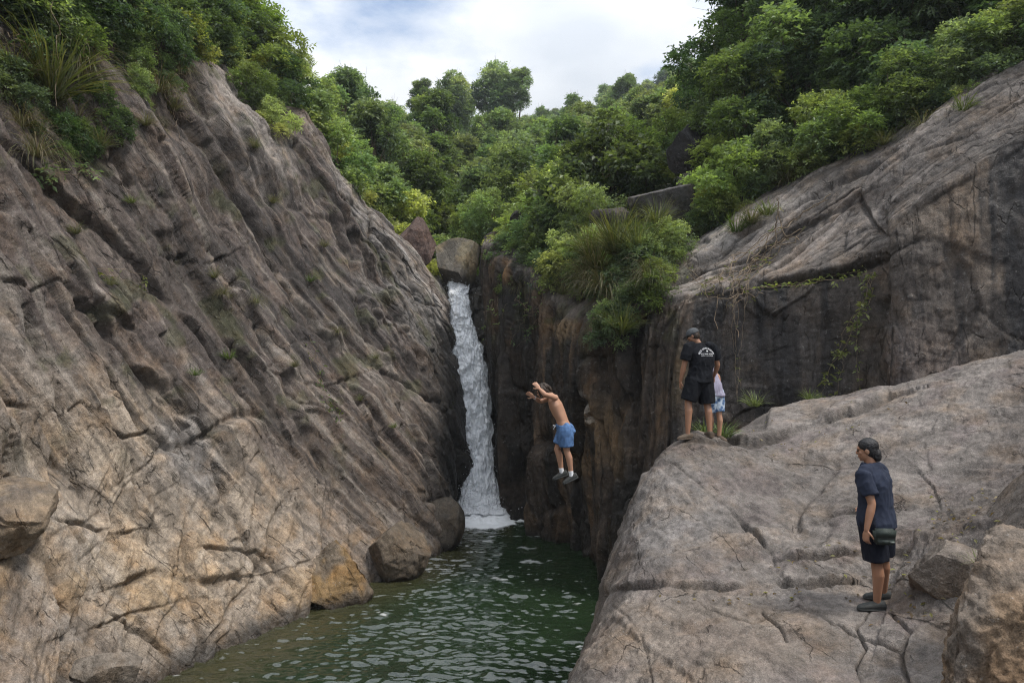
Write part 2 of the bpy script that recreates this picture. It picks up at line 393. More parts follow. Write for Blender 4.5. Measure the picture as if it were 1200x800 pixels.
def fracture(P3, sdir, tdir, levels, seed, warp=0.35, skew=0.0, ridge=0.07, shape=None, amp=None):
    """fractured slabs: Voronoi blocks stretched along tdir, each pushed and tilted, dark open joints between"""
    sdir = np.array(sdir, float); tdir = np.array(tdir, float)
    sdir /= np.linalg.norm(sdir); tdir /= np.linalg.norm(tdir)
    s, t = P3 @ sdir, P3 @ tdir
    ws = fbm(P3 * 0.45, 3, 0.35, seed=seed) * warp; wt = fbm(P3 * 0.45, 3, 0.35, seed=seed + 9) * warp * 2
    d = np.zeros(len(P3)); crack = np.zeros(len(P3)); groove = np.zeros(len(P3)); rnd = []
    for li, (ls, lt, off, tilt, dep, cw) in enumerate(levels):
        r1, r2, r3, bs, bt, e = voronoi((s + ws * min(1, ls)) / ls, (t + wt * min(1, ls)) / lt, seed + li)
        am = 1.0 if amp is None or li > 1 else amp
        d += am * off * (2 * r1 - 1) + am * tilt * ((r2 - 0.5 + skew) * 2 * bs + (r3 - 0.5) * 1.2 * bt)
        g = np.exp(-(e / cw) ** 2) * sstep(0.2, 0.6, hash2(np.floor(r1 * 999), np.floor(r2 * 999), 3) + 0.2)
        groove = groove + dep * g; crack = np.maximum(crack, g)
        rnd.append(r1)
        if shape is not None and li == 1: d = blur(d, shape, 2)
    if shape is not None: d = blur(d, shape, 1)
    if shape is not None: groove = blur(groove, shape, 1)
    d -= groove
    q = np.c_[s * 2.4, t * 0.35, (P3 @ np.cross(sdir, tdir)) * 2.0]
    d += ridge * fbm(q, 5, 0.52, seed + 30, ridge=True) - 0.06
    d += 0.016 * fbm(P3 * 3.1, 5, 0.65, seed + 33)
    return d, crack, rnd, s, t
def mixc(c, col, m):
    m = np.clip(m, 0, 1)[:, None]; return c * (1 - m) + np.array(col) * m
# ---- the left cliff: slanting fractured slabs running down to the pool
def build_left_cliff():
    prof = [
        [(-5.6,3,-1.5),(-6.0,3,0),(-7.0,2.6,2.5),(-7.6,2.4,5),(-8.2,2.2,7.5),(-8.8,2,10),(-9.6,2,13),(-12,2,15),(-17,2,16)],
        [(-6.1,8.8,-1.5),(-6.35,9.0,0),P(-10,790,9.3),P(-20,640,9.9),P(-20,480,10.6),P(-20,330,11.4),P(-20,130,12.6),P(-30,-60,14.5),P(-60,-110,19)],
        [(-5.9,11.9,-1.5),P(200,797,12.1),P(188,700,12.6),P(182,600,13.3),P(180,480,14.3),P(185,340,15.4),P(195,190,16.6),P(190,60,18.2),P(170,20,22)],
        [(-3.9,15.7,-1.5),P(395,702,15.9),P(382,640,16.4),P(362,540,17.4),P(340,420,18.6),P(312,290,19.8),P(268,108,21.2),P(250,75,23.5),P(210,60,28)],
        [(-2.2,19.0,-1.5),P(512,652,19.0),P(492,600,19.4),P(468,510,20.3),P(440,410,21.6),P(405,300,22.9),P(342,150,24.0),P(325,130,26),P(300,130,30)],
        [(-1.9,21.6,-1.5),P(526,624,21.6),P(531,590,22.0),P(528,510,22.6),P(500,410,23.6),P(470,320,24.4),P(425,243,25.0),P(405,220,27),P(380,220,31)],
        [(-1.75,24.0,-1.5),P(524,602,24.0),P(541,555,24.2),P(545,510,24.4),P(530,440,24.8),P(522,375,25.2),P(519,342,25.6),P(478,300,27),P(440,290,31)],
        [(-1.8,26.5,-1.5),(-1.85,26.5,0),(-1.9,26.6,2),(-2.0,26.7,4),(-2.2,26.8,6),(-2.4,27,7.4),(-2.9,27.2,8.2),(-3.8,28,9),(-6,31,9.4)],
    ]
    A = np.array([[np.asarray(p, float) for p in r] for r in prof])
    nu, nv = 860, 760
    # denser rows where the picture is larger
    g = catmull(A, nu); g = catmull(np.swapaxes(g, 0, 1), nv); V = np.swapaxes(g, 0, 1).reshape(-1, 3)
    n = grid_normals(V, nu, nv)
    if n[(nu // 2) * nv + nv // 3][0] < 0: n = -n
    px, py = pix(V)
    td = np.array([0.39, 0.31, -0.87]); nn = np.array([0.75, -0.5, 0.43]); sd = np.cross(nn, td)
    levels = [(2.9, 9.0, 0.38, 0.44, 0.28, 0.018), (0.95, 4.2, 0.19, 0.20, 0.16, 0.028), (0.34, 1.7, 0.07, 0.10, 0.07, 0.04), (0.14, 0.5, 0.018, 0.035, 0.02, 0.07)]
    d, crack, rnd, s, t = fracture(V, sd, td, levels, 21, 0.22, 0.05, 0.03, (nu, nv), 0.30 + 1.0 * sstep(-0.3, 0.35, fbm(V * 0.28, 2, seed=38)))
    lv_b = [(2.2, 3.2, 0.20, 0.40, 0.16, 0.02), (0.85, 1.4, 0.08, 0.22, 0.07, 0.03), (0.34, 0.55, 0.026, 0.07, 0.03, 0.045), (0.14, 0.22, 0.009, 0.022, 0.010, 0.08)]
    d2, crack2, rnd2, _, _ = fracture(V, np.array([0.8, 0.55, -0.2]), np.array([0.1, 0.5, -0.85]), lv_b, 29, 0.2, 0.0, 0.03, (nu, nv), 0.4 + 0.8 * sstep(-0.3, 0.35, fbm(V * 0.35, 2, seed=39)))
    low = sstep(470, 640, py + 0.5 * np.minimum(0, 300 - px) + 60 * fbm(V * 0.4, 2, seed=40))
    d = d * (1 - low) + d2 * 0.85 * low; crack = crack * (1 - low) + crack2 * low
    rnd = [a * (1 - low) + b * low for a, b in zip(rnd, rnd2)]
    cracks = [([(22,360),(34,402),(54,439),(64,479),(81,526),(100,580)],3,0.20,0,30), ([(121,381),(162,435),(189,459),(215,485)],3,0.2,0.2,40),
        ([(155,540),(169,594),(196,631),(209,675),(216,699),(219,746)],2,0.12,0,30), ([(250,545),(270,600),(287,641),(317,685)],2.5,0.14,0.05,40),
        ([(160,676),(185,668),(210,676),(240,682),(277,676)],4,0.16,0.12,40), ([(20,600),(34,645),(51,662),(71,719),(78,766),(84,800)],3.5,0.22,0.1,40),
        ([(71,746),(111,736),(152,719),(216,702),(240,700)],2.2,0.08,0.04,30), ([(300,380),(330,440),(350,500),(390,570)],2.5,0.24,0.16,40),
        ([(40,230),(75,310),(110,360),(165,440),(215,500)],2.5,0.2,0.16,45), ([(130,175),(170,245),(215,320),(262,395),(300,440),(330,500)],2.5,0.22,0.24,50), ([(215,120),(270,220),(330,330),(385,400),(420,470)],3,0.3,0.30,45),
        ([(205,560),(240,640),(330,720)],2,0.08,0,30), ([(330,180),(395,270),(440,350),(480,410),(505,470)],2.5,0.26,0.2,36), ([(440,280),(480,340),(512,400)],2,0.14,0.08,24), ([(350,210),(400,300),(440,380)],2,0.2,0.12,30), ([(395,245),(412,330),(425,400),(450,430)],2.5,0.25,0.15,30), ([(200,300),(240,312),(262,300)],2,0.12,0.12,24), ([(330,440),(380,455),(420,440)],2,0.14,0.12,24), ([(440,300),(452,360),(470,420),(500,470)],1.6,0.16,0.06,20), ([(470,310),(490,370),(515,430)],1.6,0.16,0.06,20), ([(415,290),(435,350),(455,395)],1.6,0.14,0.06,20),
        ([(0,330),(30,345),(60,330),(100,352)],2,0.10,0.08,24), ([(110,500),(140,515),(175,505),(210,530)],1.8,0.10,0.06,24), ([(60,610),(110,625),(160,620)],1.8,0.10,0.08,24), ([(240,640),(300,650),(345,690)],1.8,0.1,0.06,24), ([(0,560),(60,585),(90,640)],2,0.12,0.08,24), ([(120,700),(200,760),(240,790)],1.8,0.1,0.05,24)]
    cd, ck = carve(px, py, cracks)
    d += cd
    edge = np.minimum(1, (np.arange(nv) / 30.0))[None].repeat(nu, 0).ravel()
    Vd = V + n * (d * 0.95)[:, None]
    crack = np.maximum(crack, ck)
    # colours: the stone itself, its weathering crust, stains
    cell = rnd[0] * 0.5 + rnd[1] * 0.5
    c = np.array([0.25, 0.205, 0.168]) * (0.60 + 0.74 * cell)[:, None]
    nz = fbm(V * 0.6, 4, seed=41)
    stre = fbm(np.c_[s * 1.6, t * 0.22, s * 0], 4, 0.55, 44)
    c = mixc(c, np.array((0.095, 0.077, 0.072)), (1 - sstep(400, 560, py + 110 * nz - 0.22 * (px - 200) )) * (0.60 + 0.5 * np.clip(cell * 2 - 0.6, -0.5, 0.5)))       # upper weathered crust, purplish brown
    c = mixc(c, (0.42, 0.345, 0.265), blob(px, py, 180, 610, 220, 150, 30) * (0.8 + 0.4 * nz))
    c = mixc(c, (0.38, 0.27, 0.16), sstep(0.05, 0.5, nz + 0.25 * stre) * sstep(600, 700, py) * 0.75)          # rusty lower stone
    c = mixc(c, (0.30, 0.20, 0.11), sstep(0.1, 0.5, fbm(V * 1.5, 3, seed=52)) * sstep(560, 640, py) * 0.5)
    c = mixc(c, (0.40, 0.37, 0.345), blob(px, py, 455, 320, 55, 150, -32) * sstep(-0.4, 0.1, stre) * 0.9)                              # pale slabs below the ridge
    c = mixc(c, (0.30, 0.265, 0.24), blob(px, py, 285, 160, 40, 100, -25) * 0.85)
    c = mixc(c, (0.30, 0.28, 0.265), blob(px, py, 222, 530, 32, 70, -30) * 0.8)
    c = mixc(c, (0.050, 0.043, 0.041), sstep(-0.25, 0.3, stre + 0.15) * (np.maximum(blob(px, py, 340, 330, 130, 190, -35), blob(px, py, 470, 500, 110, 120, -40)) * 1.0))
    c = mixc(c, (0.10, 0.078, 0.065), blob(px, py, 430, 500, 110, 110, -40) * (0.7 + 0.4 * stre))
    c = mixc(c, (0.085, 0.072, 0.064), sstep(0.1, 0.5, stre) * 0.6 * (1 - sstep(560, 660, py)))
    run = fbm(np.c_[s * 3.2, t * 0.16, s * 0], 4, 0.6, 47)                  # thin run-off stains down the slabs
    c = mixc(c, (0.045, 0.04, 0.038), sstep(0.18, 0.5, run + 0.3 * nz) * 0.75 * (1 - 0.6 * low))
    c = mixc(c, (0.33, 0.29, 0.25), sstep(0.15, 0.55, -run - 0.2 * nz) * 0.5)
    wet = np.maximum(blob(px, py, 545, 510, 45, 130, 0), (1 - sstep(0.05, 0.45, V[:, 2] + 0.15 * nz)))
    wet = np.maximum(wet, blob(px, py, 520, 430, 30, 90, -25) * 0.7)
    c = mixc(c, (0.045, 0.042, 0.038), wet * 0.85)
    c = mixc(c, (0.07, 0.08, 0.03), sstep(0.25, 0.6, fbm(V * 1.1, 4, seed=61)) * 0.45 * (1 - sstep(420, 620, py)))  # moss
    c *= (1 + 0.12 * fbm(V * 2.3, 3, seed=66))[:, None]
    c = mixc(c, (0.05, 0.043, 0.035), crack * 0.4)
    a = 0.86 - 0.5 * wet
    o = link('cliff', mesh_np('cliff', Vd, grid_faces(nu, nv), np.c_[np.clip(c * 0.92, 0.012, 0.8), a]), M_CLIFF)
    o.name = 'left_cliff'
    tag(o, kind='structure')
    return Vd.reshape(nu, nv, 3)
LEFT = build_left_cliff()

# ---- the right wall: dark, water streaked, column-jointed; a pale sloping shoulder on top
def build_right_wall():
    prof = [
        [(-0.5,27,-1.5),(-0.5,27,0),(-.6,27,3),(-.7,27,5.5),(-.8,27,7.5),(-.6,27.2,8.6),(0,27.8,9.0),(1,29,9.1),(3,32,9)],
        [P(592,640,24.3),P(590,597,24.4),P(582,545,24.5),P(578,450,24.6),P(566,350,24.8),P(560,290,25.0),P(580,272,26),P(620,262,28),P(660,258,31)],
        [P(632,690,21.5),P(630,622,21.6),P(618,545,21.6),P(610,470,21.8),P(606,385,22.1),P(606,318,22.4),P(630,292,23.4),P(665,278,25),P(710,262,29)],
        [P(700,740,18.4),P(698,662,18.5),P(690,580,18.6),P(676,500,18.7),P(668,430,18.9),P(668,378,19.2),P(690,335,20.2),P(725,300,21.5),P(780,262,25)],
        [P(742,780,15.4),P(738,708,15.5),P(742,610,15.6),P(748,520,15.7),P(752,440,15.8),P(758,360,16.0),P(790,322,17.0),P(815,285,18.5),P(840,250,22)],
        [P(885,760,14.5),P(884,690,14.6),P(882,600,14.7),P(880,500,14.8),P(878,420,14.9),P(876,346,15.1),P(890,300,16.0),P(905,232,17.4),P(925,205,21)],
        [P(1010,780,13.7),P(1010,700,13.8),P(1010,600,13.9),P(1010,480,14.0),P(1012,380,14.1),P(1014,300,14.3),P(1016,248,15.0),P(1016,186,16.2),P(1030,165,20)],
        [P(1060,800,12.9),P(1060,700,13.0),P(1058,600,13.1),P(1056,480,13.2),P(1052,370,13.35),P(1050,270,13.55),P(1075,212,14.3),P(1085,145,15.6),P(1100,120,19)],
        [P(1205,820,12.3),P(1205,720,12.4),P(1205,600,12.5),P(1205,450,12.7),P(1202,320,12.9),P(1200,172,13.2),P(1205,130,14.0),P(1210,76,15.0),P(1225,40,18)],
        [P(1560,900,10.3),P(1560,760,10.4),P(1560,600,10.5),P(1560,440,10.7),P(1560,260,10.9),P(1560,90,11.2),P(1560,40,12.0),P(1560,-20,13.0),P(1580,-60,16)],
    ]
    A = np.array([[np.asarray(p, float) for p in r] for r in prof])
    nu, nv = 860, 620
    g = catmull(A, nu); g = catmull(np.swapaxes(g, 0, 1), nv); V = np.swapaxes(g, 0, 1).reshape(-1, 3)
    n = grid_normals(V, nu, nv)
    if n[(nu // 2) * nv + nv // 3][1] > 0: n = -n
    px, py = pix(V)
    vi = np.tile(np.arange(nv) / (nv - 1) * 8, nu)           # 5..7 = sloping shoulder on top
    ui = np.repeat(np.arange(nu) / (nu - 1) * 9, nv)
    gorge = 1 - sstep(4.0, 4.8, ui)                            # 1 on the gorge side, 0 on the broad wall
    face = 1 - sstep(4.9, 5.3, vi)
    # gorge side: tall narrow columns; broad wall: big flat panels
    hs = np.array([0.55, -0.83, 0]); zt = np.array([-0.10, 0.05, -1.0])
    lv_g = [(1.1, 9.0, 0.26, 0.30, 0.22, 0.04), (0.45, 4.5, 0.12, 0.18, 0.12, 0.05), (0.2, 1.8, 0.04, 0.06, 0.04, 0.07)]
    dg, kg, rg, s1, t1 = fracture(V, hs, zt, lv_g, 71, 0.2, 0, 0.05, (nu, nv))
    lv_w = [(2.6, 3.4, 0.09, 0.10, 0.05, 0.015), (0.8, 1.0, 0.03, 0.05, 0.015, 0.025), (0.25, 0.3, 0.012, 0.024, 0.008, 0.05)]
    dw, kw, rw, s2, t2 = fracture(V, np.array([0.9, -0.4, 0]), np.array([0, 0, -1.0]), lv_w, 83, 0.3, 0, 0.03, (nu, nv))
    sh = np.array([0.75, -0.2, 0.55])                          # run of the beds on the shoulder
    lv_s = [(1.3, 6.5, 0.11, 0.12, 0.12, 0.025), (0.45, 2.6, 0.05, 0.05, 0.05, 0.05), (0.16, 0.7, 0.014, 0.03, 0.02, 0.08)]
    ds, ks, rs, s3, t3 = fracture(V, np.array([-0.3, 0.75, 0.55]), sh, lv_s, 95, 0.2, 0, 0.025, (nu, nv))
    d = (dg * gorge + dw * (1 - gorge)) * face + ds * (1 - face)
    k = (kg * gorge + kw * (1 - gorge)) * face + ks * (1 - face)
    cracks = [([(1034,250),(1036,330),(1022,410),(1008,465)],5,0.35,0,30), ([(880,340),(940,330),(1000,318),(1036,300)],4,0.22,0.22,26),
        ([(760,352),(800,347),(870,345)],3,0.06,0.10,20), ([(600,330),(612,420),(606,500),(620,590)],4,0.25,0,20),
        ([(650,380),(660,470),(672,560),(690,640)],4,0.25,0.2,24), ([(700,420),(712,500),(716,600)],4,0.25,0,20), ([(585,300),(590,400),(582,520)],3,0.2,0,20), ([(735,420),(745,520),(728,600)],3,0.2,0,20),
        ([(1035,262),(1080,246),(1110,225),(1150,205),(1200,170)],2.5,0.03,0.06,26), ([(820,310),(900,262),(980,215),(1050,180)],3,0.15,0.16,20), ([(850,320),(930,270),(1010,232)],2.5,0.12,0.10,18)]
    cd, ck = carve(px, py, cracks)
    d += cd; k = np.maximum(k, ck)
    # hollow under the lip of the broad wall
    hollow = (1 - gorge) * face * sstep(0.0, 0.6, (py - 350) / 60) * (1 - sstep(960, 1050, px)) * sstep(780, 850, px)
    d -= 0.12 * hollow
    Vd = V + n * d[:, None]
    nz = fbm(V * 0.6, 4, seed=101)
    hx = V[:, 0] * 0.8 - V[:, 1] * 0.5
    stre = fbm(np.c_[hx * 1.5, V[:, 2] * 0.14, hx * 0], 5, 0.6, 104)            # run-off streaks
    fine = fbm(np.c_[hx * 5, V[:, 2] * 0.3, hx * 0], 4, 0.6, 107)
    cg = np.array([0.062, 0.049, 0.039]) * (0.7 + 0.6 * rg[1])[:, None]
    cg = mixc(cg, (0.15, 0.10, 0.06), sstep(0.2, 0.55, fbm(V * [1.2, 1.2, 0.4], 4, seed=111)) * 0.6)
    cg = mixc(cg, (0.025, 0.024, 0.022), sstep(-0.05, 0.35, stre) * 0.85)
    cg = mixc(cg, (0.22, 0.15, 0.085), blob(px, py, 700, 520, 34, 60) * 0.7 * sstep(-0.4, 0.2, nz))
    cg = mixc(cg, (0.20, 0.14, 0.08), blob(px, py, 662, 385, 26, 14) * 0.8)
    cg = mixc(cg, (0.26, 0.145, 0.06), blob(px, py, 596, 310, 5, 24) * 0.8)
    cg = mixc(cg, (0.36, 0.34, 0.31), blob(px, py, 690, 483, 8, 28) * sstep(0.05, 0.25, fbm(V * 4, 3, seed=113)))
    cw = np.array([0.072, 0.061, 0.054]) * (0.85 + 0.3 * rw[0])[:, None]
    cw = mixc(cw, (0.15, 0.12, 0.095), sstep(-0.1, 0.45, nz) * sstep(1000, 1080, px) * 0.8)
    cw = mixc(cw, (0.026, 0.025, 0.026), sstep(-0.15, 0.3, stre + 0.3 * fine) * 0.9)
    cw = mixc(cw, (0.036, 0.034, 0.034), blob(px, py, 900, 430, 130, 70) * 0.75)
    cw = mixc(cw, (0.19, 0.16, 0.135), sstep(0.15, 0.5, -stre - 0.4 * fine) * 0.18)
    cw = mixc(cw, (0.15, 0.12, 0.105), blob(px, py, 1080, 420, 60, 45) * 0.5)
    cw = mixc(cw, (0.20, 0.15, 0.085), blob(px, py, 793, 440, 12, 45, 5) * 0.8)
    cs = np.array([0.15, 0.13, 0.116]) * (0.6 + 0.75 * rs[1])[:, None]
    cs = mixc(cs, (0.075, 0.065, 0.058), sstep(0.0, 0.45, fbm(np.c_[s3 * 1.5, t3 * 0.25, s3 * 0], 4, 0.6, 117)) * 0.75)
    cs = mixc(cs, (0.30, 0.27, 0.245), blob(px, py, 860, 275, 110, 18, -28) * 0.7)
    cs = mixc(cs, (0.27, 0.235, 0.21), blob(px, py, 815, 335, 60, 16, -8) * 0.7)
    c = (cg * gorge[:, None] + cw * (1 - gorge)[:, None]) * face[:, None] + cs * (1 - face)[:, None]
    wet = np.maximum((1 - sstep(0.05, 0.6, V[:, 2] + 0.2 * nz)), blob(px, py, 580, 500, 22, 140))
    c = mixc(c, (0.022, 0.022, 0.02), wet * 0.8)
    c = mixc(c, (0.05, 0.06, 0.02), sstep(0.2, 0.6, fbm(V * 1.3, 4, seed=121)) * 0.45 * sstep(5.0, 6.5, V[:, 2]) * gorge)
    c *= (1 + 0.15 * fbm(V * 2.3, 3, seed=126))[:, None]
    c = mixc(c, (0.025, 0.022, 0.02), k * 0.5)
    a = 0.8 - 0.42 * np.maximum(wet, 0.55 * sstep(0.0, 0.4, stre) * face)
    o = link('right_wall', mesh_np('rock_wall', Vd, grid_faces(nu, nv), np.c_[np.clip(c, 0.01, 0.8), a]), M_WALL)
    o.name = 'right_cliff'
    tag(o, kind='structure')
    return Vd.reshape(nu, nv, 3)
RIGHT = build_right_wall()

# ---- rock step behind the falling water
FALL = [(a - 4 * min(1, max(0, (c - 335) / 70)), b + 4 * min(1, max(0, (c - 335) / 70)), c, d - 0.45 * min(1, max(0, (c - 330) / 60))) for a, b, c, d in [(527,545,320,27.6),(523,548,330,26.5),(526,550,350,26.0),(529,551,372,25.7),(534,562,410,25.3),(537,571,450,25.0),(540,573,490,24.8),(545,574,515,24.6),(550,575,535,24.4),(546,578,565,24.1),(538,588,588,23.8),(526,602,602,23.4)]]
def build_headwall():
    rows = []
    for i, (a, b, py, Y) in enumerate(FALL[:-1]):
        m = (a + b) / 2
        rows.append([P(m + k * 24, py, Y + 0.75 + 0.10 * abs(k)) for k in (-4, -2, -1, -0.3, 0.3, 1, 2, 4)])
    top = rows[0]
    rows = [[p + np.array([0, 6.0, 0.4]) for p in top], [p + np.array([0, 1.2, 0.05]) for p in top]] + rows + [[p + np.array([0, 0, -2.0]) for p in rows[-1]]]
    A = np.array(rows); nu, nv = 300, 120
    g = catmull(A, nu); g = catmull(np.swapaxes(g, 0, 1), nv); V = np.swapaxes(g, 0, 1).reshape(-1, 3)
    n = grid_normals(V, nu, nv)
    if n[(nu // 2) * nv + nv // 2][1] > 0: n = -n
    d, k, r, s, t = fracture(V, [1, 0, 0], [0, 0, -1], [(0.7, 1.2, 0.12, 0.15, 0.1, 0.06), (0.3, 0.5, 0.05, 0.07, 0.04, 0.08)], 131)
    Vd = V + n * (d * 0.8)[:, None]
    c = np.array([0.05, 0.045, 0.038]) * (0.7 + 0.6 * r[0])[:, None]
    o = link('headwall', mesh_np('headwall', Vd, grid_faces(nu, nv), np.c_[c, np.full(len(c), 0.35)]), M_CLIFF)
    o.name = 'rear_cliff'; tag(o, kind='structure')
build_headwall()

# ---- the pale granite slab in front, on which the people stand
SLAB_OUT = np.array([(0.1,2.0),(0.15,5.2),(0.42,7.1),(0.85,8.1),(1.15,8.8),(1.42,9.5),(1.85,10.4),(2.25,11.1),(2.75,11.75),(3.6,12.3),(4.7,13.0),(6.6,13.5),(8.0,13.2),(10.5,12.4),(13,11),(14,6),(12,2)], float)
def slab_ctrl():
    px = [(640,800,7.0),(690,790,6.8),(680,720,8.0),(700,690,8.6),(712,640,9.3),(735,570,10.2),(757,516,11.0),(790,503,11.4),(850,516,11.9),(900,477,12.5),(960,470,12.9),(1000,470,13.1),
          (815,508,11.1),(800,538,10.4),(780,600,9.4),(760,650,8.6),(760,690,8.0),(760,760,7.0),(850,560,9.9),(850,620,8.9),(850,690,7.8),(850,760,6.6),
          (940,540,10.4),(940,600,9.2),(930,660,8.1),(930,690,7.6),(930,760,6.4),(1020,712,7.0),(1042,706,7.05),(985,704,7.15),(1000,650,8.0),(1020,600,8.6),(1020,540,9.7),(1020,490,10.9),(1040,466,11.8),
          (1110,437,11.5),(1160,426,11.0),(1200,422,10.6),(1100,500,9.8),(1100,560,8.8),(1080,620,7.9),(1200,480,9.4),(1200,545,8.3),(1300,420,9.5),(1300,520,8.0),(1450,420,8.5),(1450,600,6.5),
          (1100,650,7.1),(1150,610,7.2),(1200,590,7.3),(1090,700,6.6),(1060,740,6.3),(1040,790,5.9),(1150,700,6.2),(1200,660,6.2),(1100,800,5.4),(1200,800,5.0),(1350,700,5.6),(950,850,5.4),(800,880,5.5),(700,900,5.6)]
    return [P(*q) for q in px] + [np.array(q) for q in [(2, 3, 3.0), (5, 3, 3.4), (9, 3, 4.2), (12, 8, 5.8), (12, 11, 6.0)]]
_slab = tps(slab_ctrl())
def slab_base(x, y):
    d = poly_sd(x, y, SLAB_OUT)
    return _slab(x, y) - 3.6 * (0.22 * np.log1p(np.exp(np.clip((d - 0.05) / 0.22, -30, 30)))) 
SLAB_CRACKS = [([(696,697),(730,688),(790,688),(850,691),(900,684),(945,690),(1000,684)],1.50,0.075,0.075,40), ([(855,592),(880,625),(898,645),(908,662)],1.60,0.098,0.053,26), ([(908,662),(940,664),(1000,656),(1045,640)],1.75,0.075,0.090,40),
    ([(757,528),(790,540),(850,590)],1.00,0.022,0.000,20), ([(925,622),(1000,606),(1050,600)],1.25,0.038,0.045,40), ([(893,716),(912,734),(922,746)],1.00,0.045,0.000,20), ([(935,706),(970,725),(1000,742),(1060,768)],0.90,0.038,0.000,20),
    ([(1018,716),(1004,735),(1015,757),(1002,778),(1010,800)],1.00,0.053,0.000,20), ([(1210,545),(1150,573),(1100,610),(1062,655),(1050,690)],2.00,0.120,0.105,40), ([(790,512),(840,520),(890,522),(1045,470)],1.6,0.10,0.17,34),
    ([(1046,720),(1066,742),(1056,770),(1064,800)],2.00,0.105,0.000,30), ([(880,640),(860,642)],1.00,0.038,0.000,20), ([(800,690),(830,715),(880,730),(935,706)],0.80,0.030,0.000,20), ([(700,700),(735,720),(760,770),(765,800)],1.00,0.038,0.000,20), ([(1065,540),(1095,572),(1105,600)],1.00,0.038,0.030,20)]
def build_slab():
    nu, nv = 820, 560
    a = np.linspace(470, 1750, nu); Yv = 3.2 * (15.0 / 3.2) ** np.linspace(0, 1, nv)
    A, YY = np.meshgrid(a, Yv, indexing='ij')
    y = YY.ravel(); x = ((A.ravel() - 600) / F) * y
    z = slab_base(x, y)
    keep = np.maximum(z, -1.6)
    V = np.c_[x, y, keep]
    n = grid_normals(V, nu, nv)
    n[n[:, 2] < 0] *= -1
    px, py = pix(V)
    near = 1 - sstep(1050, 1120, px - 0.9 * (800 - py) + 60)
    levels = [(2.6, 3.4, 0.06, 0.11, 0.05, 0.018), (0.9, 1.3, 0.026, 0.06, 0.02, 0.022), (0.3, 0.42, 0.008, 0.022, 0.006, 0.04)]
    d, k, r, s, t = fracture(V, [0.85, 0.5, 0.1], [-0.5, 0.85, 0.3], levels, 141, 0.3, 0, 0.03, (nu, nv))
    rough = 0.5 + 0.5 * sstep(-0.2, 0.3, fbm(V * 0.5, 3, seed=143))
    d = d * 0.62 + (0.016 * fbm(V * 6, 3, 0.6, 147) + 0.013 * fbm(V * [9, 9, 14], 3, 0.6, 148, ridge=True)) * rough
    cd, ck = carve(px, py, SLAB_CRACKS)
    d += cd; k = np.maximum(k * 0.5, ck)
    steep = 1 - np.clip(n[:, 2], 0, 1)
    d += 0.10 * steep * fbm(V * 1.3, 4, 0.55, 149)
    flat = np.zeros(len(V))
    for fx, fy in FEET: flat = np.maximum(flat, np.exp(-((x - fx) ** 2 + (y - fy) ** 2) / 0.09))
    d *= 1 - 0.8 * flat
    Vd = V + n * d[:, None]
    nz = fbm(V * 0.55, 4, seed=151); n2 = fbm(V * 1.6, 4, seed=153)
    c = np.array([0.262, 0.236, 0.212]) * (0.84 + 0.32 * r[0])[:, None]
    c = mixc(c, (0.225, 0.19, 0.178), sstep(0.0, 0.5, n2) * 0.6)
    c = mixc(c, (0.185, 0.165, 0.152), sstep(0.1, 0.6, nz) * 0.6)
    c = mixc(c, (0.30, 0.285, 0.27), blob(px, py, 790, 610, 70, 60, -20) * 0.6)
    c = mixc(c, (0.31, 0.255, 0.20), blob(px, py, 820, 750, 170, 60) * 0.55)
    c = mixc(c, (0.33, 0.225, 0.12), sstep(0.0, 0.4, fbm(V * 1.2, 3, seed=157)) * blob(px, py, 960, 790, 110, 40) * 0.8)
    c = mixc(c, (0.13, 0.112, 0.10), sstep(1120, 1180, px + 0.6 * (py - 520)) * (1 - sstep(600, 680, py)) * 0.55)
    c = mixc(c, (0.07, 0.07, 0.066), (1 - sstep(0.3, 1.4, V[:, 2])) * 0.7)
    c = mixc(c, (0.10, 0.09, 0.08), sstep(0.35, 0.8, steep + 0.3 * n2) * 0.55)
    c *= (1 + 0.26 * fbm(V * 2.6, 5, 0.65, 159))[:, None]
    c = mixc(c, (0.055, 0.045, 0.036), k * 0.6)
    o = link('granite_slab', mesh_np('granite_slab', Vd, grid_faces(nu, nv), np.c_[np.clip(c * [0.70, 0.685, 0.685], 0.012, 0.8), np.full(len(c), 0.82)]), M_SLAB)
    o.name = 'rock_terrain'; tag(o, kind='structure')
    return Vd
FEET = [tuple(P(*q)[:2]) for q in [(1012,706,7.0),(1040,702,7.05),(800,503,11.2),(831,512,11.05),(842,513,11.25)]]
SLAB = build_slab()
def slab_z(x, y):
    d2 = (SLAB[:, 0] - x) ** 2 + (SLAB[:, 1] - y) ** 2
    i = np.argpartition(d2, 6)[:6]
    return float(SLAB[i, 2].mean())

